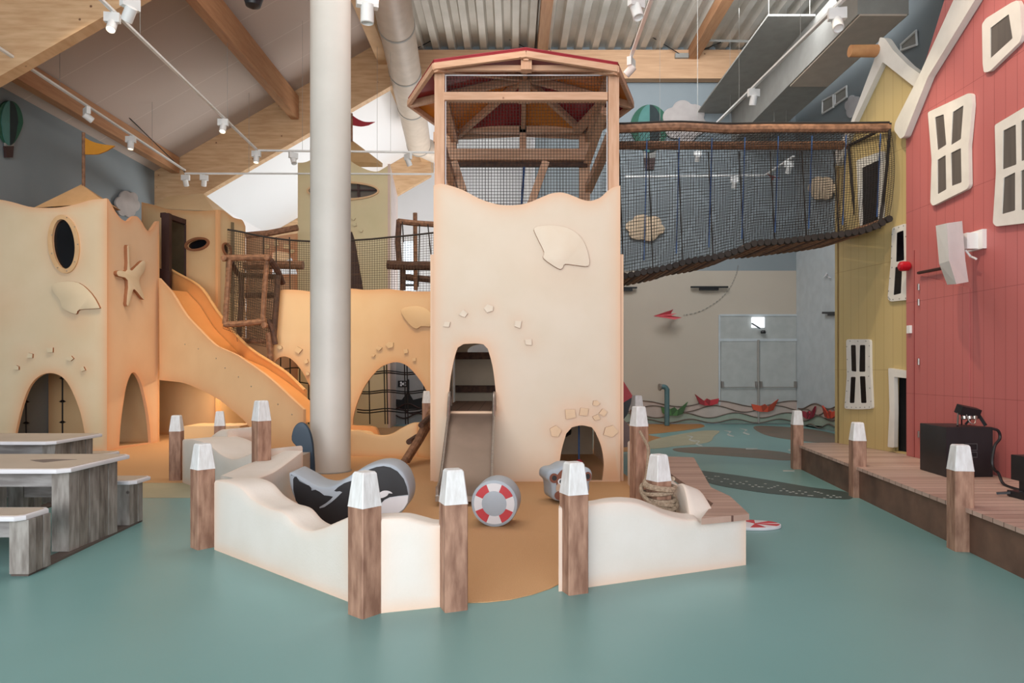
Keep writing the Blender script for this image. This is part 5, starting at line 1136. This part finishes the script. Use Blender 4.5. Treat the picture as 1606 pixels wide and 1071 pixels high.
# ------------------------------------------------------------------ tracks and spot lights
def roofz(x): return zc(x) if x < RX else 9.92
def track(pts, lab, wires=2):
    t = thing('light_track', lab, 'light track', pts[0])
    for a, b in zip(pts[:-1], pts[1:]):
        MB().beam(a, b, .05, .035).build('rail', m_white, t)
        for k in range(wires):
            q = a.lerp(b, (k+.5)/wires); MB().tube([q, (q.x, q.y, roofz(q.x))], .004, 4).build('suspension_wire', m_duct, t)
    return t, pts
def on(tr, px, seg=0):
    a, b = tr[1][seg], tr[1][seg+1]; k = (px-CX)/F
    t = (k*a.y-a.x)/((b.x-a.x)-k*(b.y-a.y)); return a.lerp(b, t)-Vector((0, 0, .03))
zA = EYE+310/F*17; TA = track([Vector((P(-300, 0, 7.0).x*.0-7.75, 7.0, zA)), P(290, 267, 17.0)], 'white light track running away along the left wall', 3)
zB = EYE+343/F*15.5; TB = track([Vector((-5.36, 5.0, zB)), P(402, 234, 15.5)], 'white light track running under the pink ceiling to the rafter', 3)
TC = track([P(405, 236, 15.5), P(682, 239, 15.5)], 'upper level white light track behind the round column')
TD = track([P(290, 272, 17.0), P(692, 273, 17.0)], 'lower level white light track behind the round column')
TE = track([P(1028, -20, 9.0), P(990, 88, 10.6)], 'white light track dropping behind the tower right roof corner')
TF = track([P(1125, 192, 14), P(1326, -4, 8.6)], 'long white light track slanting from the bridge to the red house gable')
TG = track([P(980, 277, 17), P(1200, 275, 17), P(1245, 245, 15.5)], 'white light track seen through the bridge netting')
def spotlight(loc, lab, yaw=0, tilt=30, s=1.0, lit=True, hang=None):
    t = thing('spotlight', lab, 'spotlight', loc, 'white track spotlights')
    x, y, z = loc; Rm = Matrix.Rotation(R_(yaw), 3, 'Z')@Matrix.Rotation(R_(tilt), 3, 'X')
    MB().box((x, y, z-.075*s), (.20*s, .07*s, .13*s), R_(yaw)).build('driver_box', m_white, t)
    c = Vector((x, y, z-.17*s)); ax = Rm@Vector((0, 0, -1))
    MB().lathe(c-ax*.06*s, [(.03*s, 0), (.062*s, .01*s), (.062*s, .17*s), (.055*s, .175*s), (.05*s, .15*s)], 20, ax).build('lamp_head', m_white, t)
    MB().tube([(x, y, z-.02), (x, y, z+.05*s)], .015*s, 6).build('stem', m_white, t)
    if hang: MB().tube([(x, y, z), (x, y, hang)], .005, 5).build('hanging_cable', m_duct, t)
    if lit: MB().lathe(c+ax*.09*s, [(.05*s, 0), (.05*s, .005)], 16, ax).build('lit_lens', mat('warm_lens', (255, 226, 190), .4, emit=4), t)
def sl_(px, py, Y, *a, **k): spotlight(P(px, py, Y), *a, **k)
V3 = Vector
spotlight(on(TB, 176), 'spotlight nearest the viewer on the track below the near rafter, glowing', yaw=10, tilt=-30)
spotlight(P(204, -6, 7.6), 'spotlight cut by the top picture edge left of the ceiling', yaw=60, tilt=40, hang=zc(-5))
spotlight(on(TB, 350), 'spotlight halfway along the pink ceiling track', yaw=5, tilt=-25)
spotlight(on(TB, 402), 'spotlight at the far end of the pink ceiling track', tilt=-10)
spotlight(on(TA, 136), 'spotlight on the left wall track, nearer one', yaw=-40, tilt=60, lit=False)
spotlight(on(TA, 205), 'spotlight on the left wall track, glowing farther one', tilt=-5)
spotlight(on(TD, 291), 'spotlight at the left end of the lower level track', lit=False)
spotlight(on(TD, 320), 'spotlight just right of the lower level track end', yaw=30, tilt=30, lit=False)
spotlight(on(TC, 460), 'spotlight on the upper level track left of the column', yaw=40, tilt=-30, lit=False)
spotlight(on(TC, 640), 'spotlight on the upper level track right of the column', yaw=-40, tilt=30, lit=False)
spotlight(P(576, -12, 7.0), 'spotlight cut by the top picture edge right of the column', yaw=20, tilt=5, lit=False, s=1.1, hang=9.9)
spotlight(P(998, -8, 8.6), 'spotlight at the top edge above the tower roof', yaw=30, tilt=-20, lit=False, s=1.1, hang=9.9)
spotlight(on(TE, 990), 'spotlight beside the right corner of the tower roof', yaw=60, tilt=50, lit=False)
spotlight(on(TF, 1182), 'spotlight on the long slanting track above the bridge', yaw=10, tilt=20, lit=False)
spotlight(on(TF, 1313), 'spotlight on the long slanting track near the red gable', yaw=-10, tilt=-30, lit=False, s=1.1)
spotlight(P(1094, 237, 15.0), 'small glowing spotlight behind the bridge netting', s=.8, hang=9.9)
spotlight(on(TG, 1152), 'spotlight behind the middle of the bridge netting', lit=False); spotlight(on(TG, 1237, 1), 'spotlight behind the bridge netting under the far rail', lit=False)
tag(MB().lathe(P(397, -2, 8.5), [(.01, -.13), (.09, -.09), (.12, 0), (.09, .09), (.01, .13)], 16).build('ceiling_speaker', m_black), 'black round ball hanging at the top picture edge left of the column', 'ball')
pb_ = thing('paper_plane', 'small red plane hanging behind the bridge netting', 'paper plane', P(1213, 274, 16))
MB().add([P(1203, 272, 16), P(1226, 281, 15.8), P(1214, 279, 16.1), P(1212, 283, 16.2)], [(0, 1, 2), (0, 2, 3)]).build('wings', mkd, pb_, 0)
wq = P(1214, 277, 15.95); MB().tube([wq, (wq.x, wq.y, 9.92)], .004, 4).build('thread', m_duct, pb_)
# ------------------------------------------------------------------ foam toys
def PO(zx, zy, Y=6.38): return P(440+zx/7.3, 700+zy/7.3, Y)
wh = thing('orca_foam_seat', 'wavy blue grey foam seat printed with a black and white orca', 'foam seat', (PO(750, 0).x, 6.6, 0))
ol = smooth_curve([(92, 330), (105, 305), (140, 300), (200, 330), (300, 385), (400, 445), (520, 470), (620, 445), (750, 368), (900, 275), (1050, 215), (1180, 198), (1300, 222), (1400, 300), (1460, 430), (1476, 560), (1440, 690), (1350, 790), (1250, 880), (1130, 935), (950, 950), (600, 950), (450, 945), (330, 880), (200, 680), (115, 500)], 4, True)
zmin = min(PO(*p).z for p in ol)
def ozc(p): v = PO(*p); v.z = v.z-zmin*0; return v
MB().prism([ozc(p) for p in ol], (0, -1, 0), .42, .025).build('foam_body', m_foam, wh, 60)
def onp(pts, m, nm, o=.004, k=3, sm=False):
    if sm: pts = smooth_curve(pts, k, True)
    MB().prism([PO(x, y)+Vector((0, -o, 0)) for x, y in pts], (0, -1, 0), .003).build(nm, m, wh, 0)
onp([(145, 375), (160, 348), (182, 345), (215, 395), (270, 425), (330, 450), (352, 475), (356, 505), (400, 495), (450, 520), (500, 560), (560, 566), (600, 575), (575, 605), (520, 650), (445, 694), (448, 708), (500, 695), (580, 640), (650, 580), (706, 524), (680, 512), (640, 516), (615, 508), (660, 465), (730, 420), (810, 393), (900, 340), (960, 300), (1020, 262), (1100, 235), (1180, 224), (1260, 240), (1340, 285), (1410, 370), (1445, 460), (1462, 552), (1340, 566), (1250, 580), (1190, 610), (1150, 650), (1120, 720), (1060, 800), (960, 870), (800, 905), (600, 905), (470, 872), (350, 780), (230, 690), (175, 620), (148, 500)], m_orca, 'orca_print')
onp([(1462, 562), (1455, 640), (1410, 715), (1340, 765), (1200, 830), (1090, 830), (1125, 730), (1152, 655), (1192, 614), (1252, 584), (1340, 570)], m_wprint, 'belly_print', .005)
onp(smooth_curve([(1100, 565), (1140, 525), (1190, 505), (1250, 512), (1282, 538), (1240, 536), (1225, 560), (1170, 588), (1110, 590)], 3, True), m_wprint, 'eye_patch', .006)
# life buoy drum
bc = P(775, 790, 6.42); rB = .222; bc.z = rB+.002; axb = Vector((-.12, -1, 0)).normalized()
by = thing('lifebuoy_drum', 'round grey foam drum with red and white lifebuoy print', 'foam seat', (bc.x, bc.y, 0))
MB().lathe(bc+axb*.0, [(rB-.02, 0), (rB-.004, -.008), (rB, -.03), (rB, -.30), (rB-.004, -.322), (rB-.02, -.33)], 48, axb).build('foam_body', m_foam, by, 50)
bxx = axb.cross(Vector((0, 0, 1))).normalized(); bzz = Vector((0, 0, 1))
def seg(a0, a1, r0, r1, m, nm, o=.002):
    n = 10; pts = [bc+axb*o+(bxx*math.cos(a0+(a1-a0)*i/n)+bzz*math.sin(a0+(a1-a0)*i/n))*r1 for i in range(n+1)]+[bc+axb*o+(bxx*math.cos(a1-(a1-a0)*i/n)+bzz*math.sin(a1-(a1-a0)*i/n))*r0 for i in range(n+1)]
    MB().prism(pts, axb, .002).build(nm, m, by, 0)
for k in range(8):
    a0 = k*PI/4+PI/8; seg(a0, a0+PI/4, .118, .192, m_rprint if k % 2 == 0 else m_wprint, 'ring_segment')
# bear seat
def PBr(zx, zy, Y=7.5): return P(840+zx/6.3, 640+zy/6.3, Y)
be = thing('bear_foam_seat', 'grey foam seat with brown bear face behind the entrance post', 'foam seat', (PBr(330, 0).x, 7.6, 0))
ol = smooth_curve([(120, 640), (160, 610), (220, 600), (300, 560), (400, 560), (460, 590), (520, 590), (560, 630), (562, 700), (535, 745), (540, 800), (515, 870), (470, 915), (350, 925), (230, 922), (170, 890), (160, 800), (150, 740), (115, 700)], 3, True)
pts = [PBr(*p) for p in ol]
MB().prism(pts, (.25, -1, 0), .34, .03).build('foam_body', m_foam, be, 60)
def bp_(c, rx, ry, m, nm, o):
    MB().prism([PBr(c[0]+rx*math.cos(a), c[1]+ry*math.sin(a))+Vector((0, -o, 0)) for a in [k*2*PI/24 for k in range(24)]], (0, -1, 0), .004).build(nm, m, be, 0)
bp_((350, 720), 150, 140, m_brprint, 'face_print', .012); bp_((182, 690), 45, 48, m_brprint, 'ear_print', .016); bp_((515, 672), 36, 45, m_brprint, 'ear_print', .016)
bp_((185, 688), 24, 26, m_orca, 'inner_ear_print', .02); bp_((515, 672), 22, 28, m_orca, 'inner_ear_print', .02)
bp_((350, 790), 150, 95, m_bgprint, 'muzzle_print', .02); bp_((250, 722), 32, 30, m_wprint, 'eye_white', .026); bp_((252, 722), 18, 20, m_orca, 'pupil', .032); bp_((440, 722), 32, 30, m_wprint, 'eye_white', .026); bp_((440, 722), 18, 20, m_orca, 'pupil', .032)
bp_((240, 860), 55, 45, m_brprint, 'mouth_print', .026)
# blue fin board
ff_ = [(462+17*math.cos(a)+0, 0) for a in (0,)]
finp = smooth_curve([(457, 690), (460, 672), (468, 663), (476, 664), (484, 675), (489, 695), (491, 720), (492, 742), (491, 748), (487, 742), (478, 722), (466, 702)], 3, True)
tag(MB().prism([P(x, y, 9.25) for x, y in finp], (-.3, -1, 0), .05, .01).build('fin_board', m_navy), 'dark blue upright fin shaped board beside the round column foot', 'fin board')
tag(MB().bb((P(424, 0, 8.9).x, 8.9, 0), (P(474, 0, 8.9).x, 9.25, .36)).build('low_bench', m_topb), 'low beige bench behind the tall post and the dune block', 'bench')
# ------------------------------------------------------------------ picnic tables
def picnic(dx, dy, lab):
    t = thing('picnic_table', lab, 'picnic table', (-4.6+dx, 5.8+dy, 0), 'weathered picnic tables')
    xe = -3.5+dx; x0 = -5.9+dx
    def top(y0, y1, z, nm, xr, ch=.07):
        y0 += dy; y1 += dy
        pts = [Vector((x0, y0, z)), Vector((xr-ch, y0, z)), Vector((xr, y0+ch, z)), Vector((xr, y1-ch, z)), Vector((xr-ch, y1, z)), Vector((x0, y1, z))]
        o = MB().prism(pts, (0, 0, 1), .035, .006).build(nm, m_topw, t, 30)
        i = .028; MB().prism([Vector((x0, y0+i, z+.003)), Vector((xr-ch-i*.4, y0+i, z+.003)), Vector((xr-i, y0+ch+i*.4, z+.003)), Vector((xr-i, y1-ch-i*.4, z+.003)), Vector((xr-ch-i*.4, y1-i, z+.003)), Vector((x0, y1-i, z+.003))], (0, 0, 1), .003).build('inlay', m_topb, o, 0)
        return o
    tt = top(5.35, 6.32, .705, 'tabletop', xe+.0)
    if dx == 0:
        c = FL(80, 722, .709); MB().prism([Vector((c.x+a, c.y+b, .7095)) for a, b in ((-.2, .03), (-.05, .09), (.18, .07), (.1, .0), (.02, -.12), (-.1, -.05))], (0, 0, 1), .001).build('map_mark', m_inlayg, tt, 0)
    top(4.84, 5.18, .445, 'bench_seat', xe+.02, .05); top(6.36, 6.70, .445, 'bench_seat', xe-.02, .05)
    for (y0, y1, z, xr) in ((4.9, 5.14, .41, -3.47), (5.5, 6.18, .67, -3.57), (6.42, 6.66, .41, -3.6)):
        xr += dx
        for xx in ((xr, xr-.14), (xr-1.0, xr-1.14), (xr-2.0, xr-2.14)):
            pl_ = t
            nb = 3 if y1-y0 < .3 else 5; wd = (y1-y0)/nb
            MB().bb((xx[1]+.01, y0+dy+.01, .02), (xx[0]-.012, y0+dy+(y1-y0)-.01, z-.002)).build('leg_core', mat('leg_core_wood', (84, 78, 74), .8), t)
            for k in range(nb): MB().bb((xx[1], y0+dy+k*wd+.0035, .02), (xx[0]-(.005 if k % 2 else 0), y0+dy+(k+1)*wd-.0035, z)).build('leg_plank', (m_greytop, m_greytop2)[k % 2], t)
        MB().bb((x0, y0+dy+.02, z-.13), (xr-.141, y0+dy+.05, z-.001)).build('apron', m_greyx, t)
    for xx in (xe-.09, xe-1.09, xe-2.09): MB().prism([Vector((xx+.12-a, b+dy, .019)) for a, b in ((.015, 4.92), (.145, 6.68), (.27, 6.68), (.14, 4.92))], (0, 0, 1), .019).build('floor_rail', mat('dark_rail_wood', (96, 84, 78), .8), t)
picnic(0, 0, 'nearest grey wooden picnic table with white edged top and attached benches')
picnic(-1.45, 2.0, 'farther grey wooden picnic table in front of the left fort arch')

# repeats share a group phrase
from collections import Counter
tops = [o for o in bpy.data.objects if o.parent is None and 'category' in o and 'kind' not in o]
cn = Counter(o['category'] for o in tops)
for o in tops:
    if cn[o['category']] > 1 and 'group' not in o:
        c = o['category']; o['group'] = (c+'es' if c.endswith(('s', 'ch', 'x')) else c+'s')+' of the indoor playground'
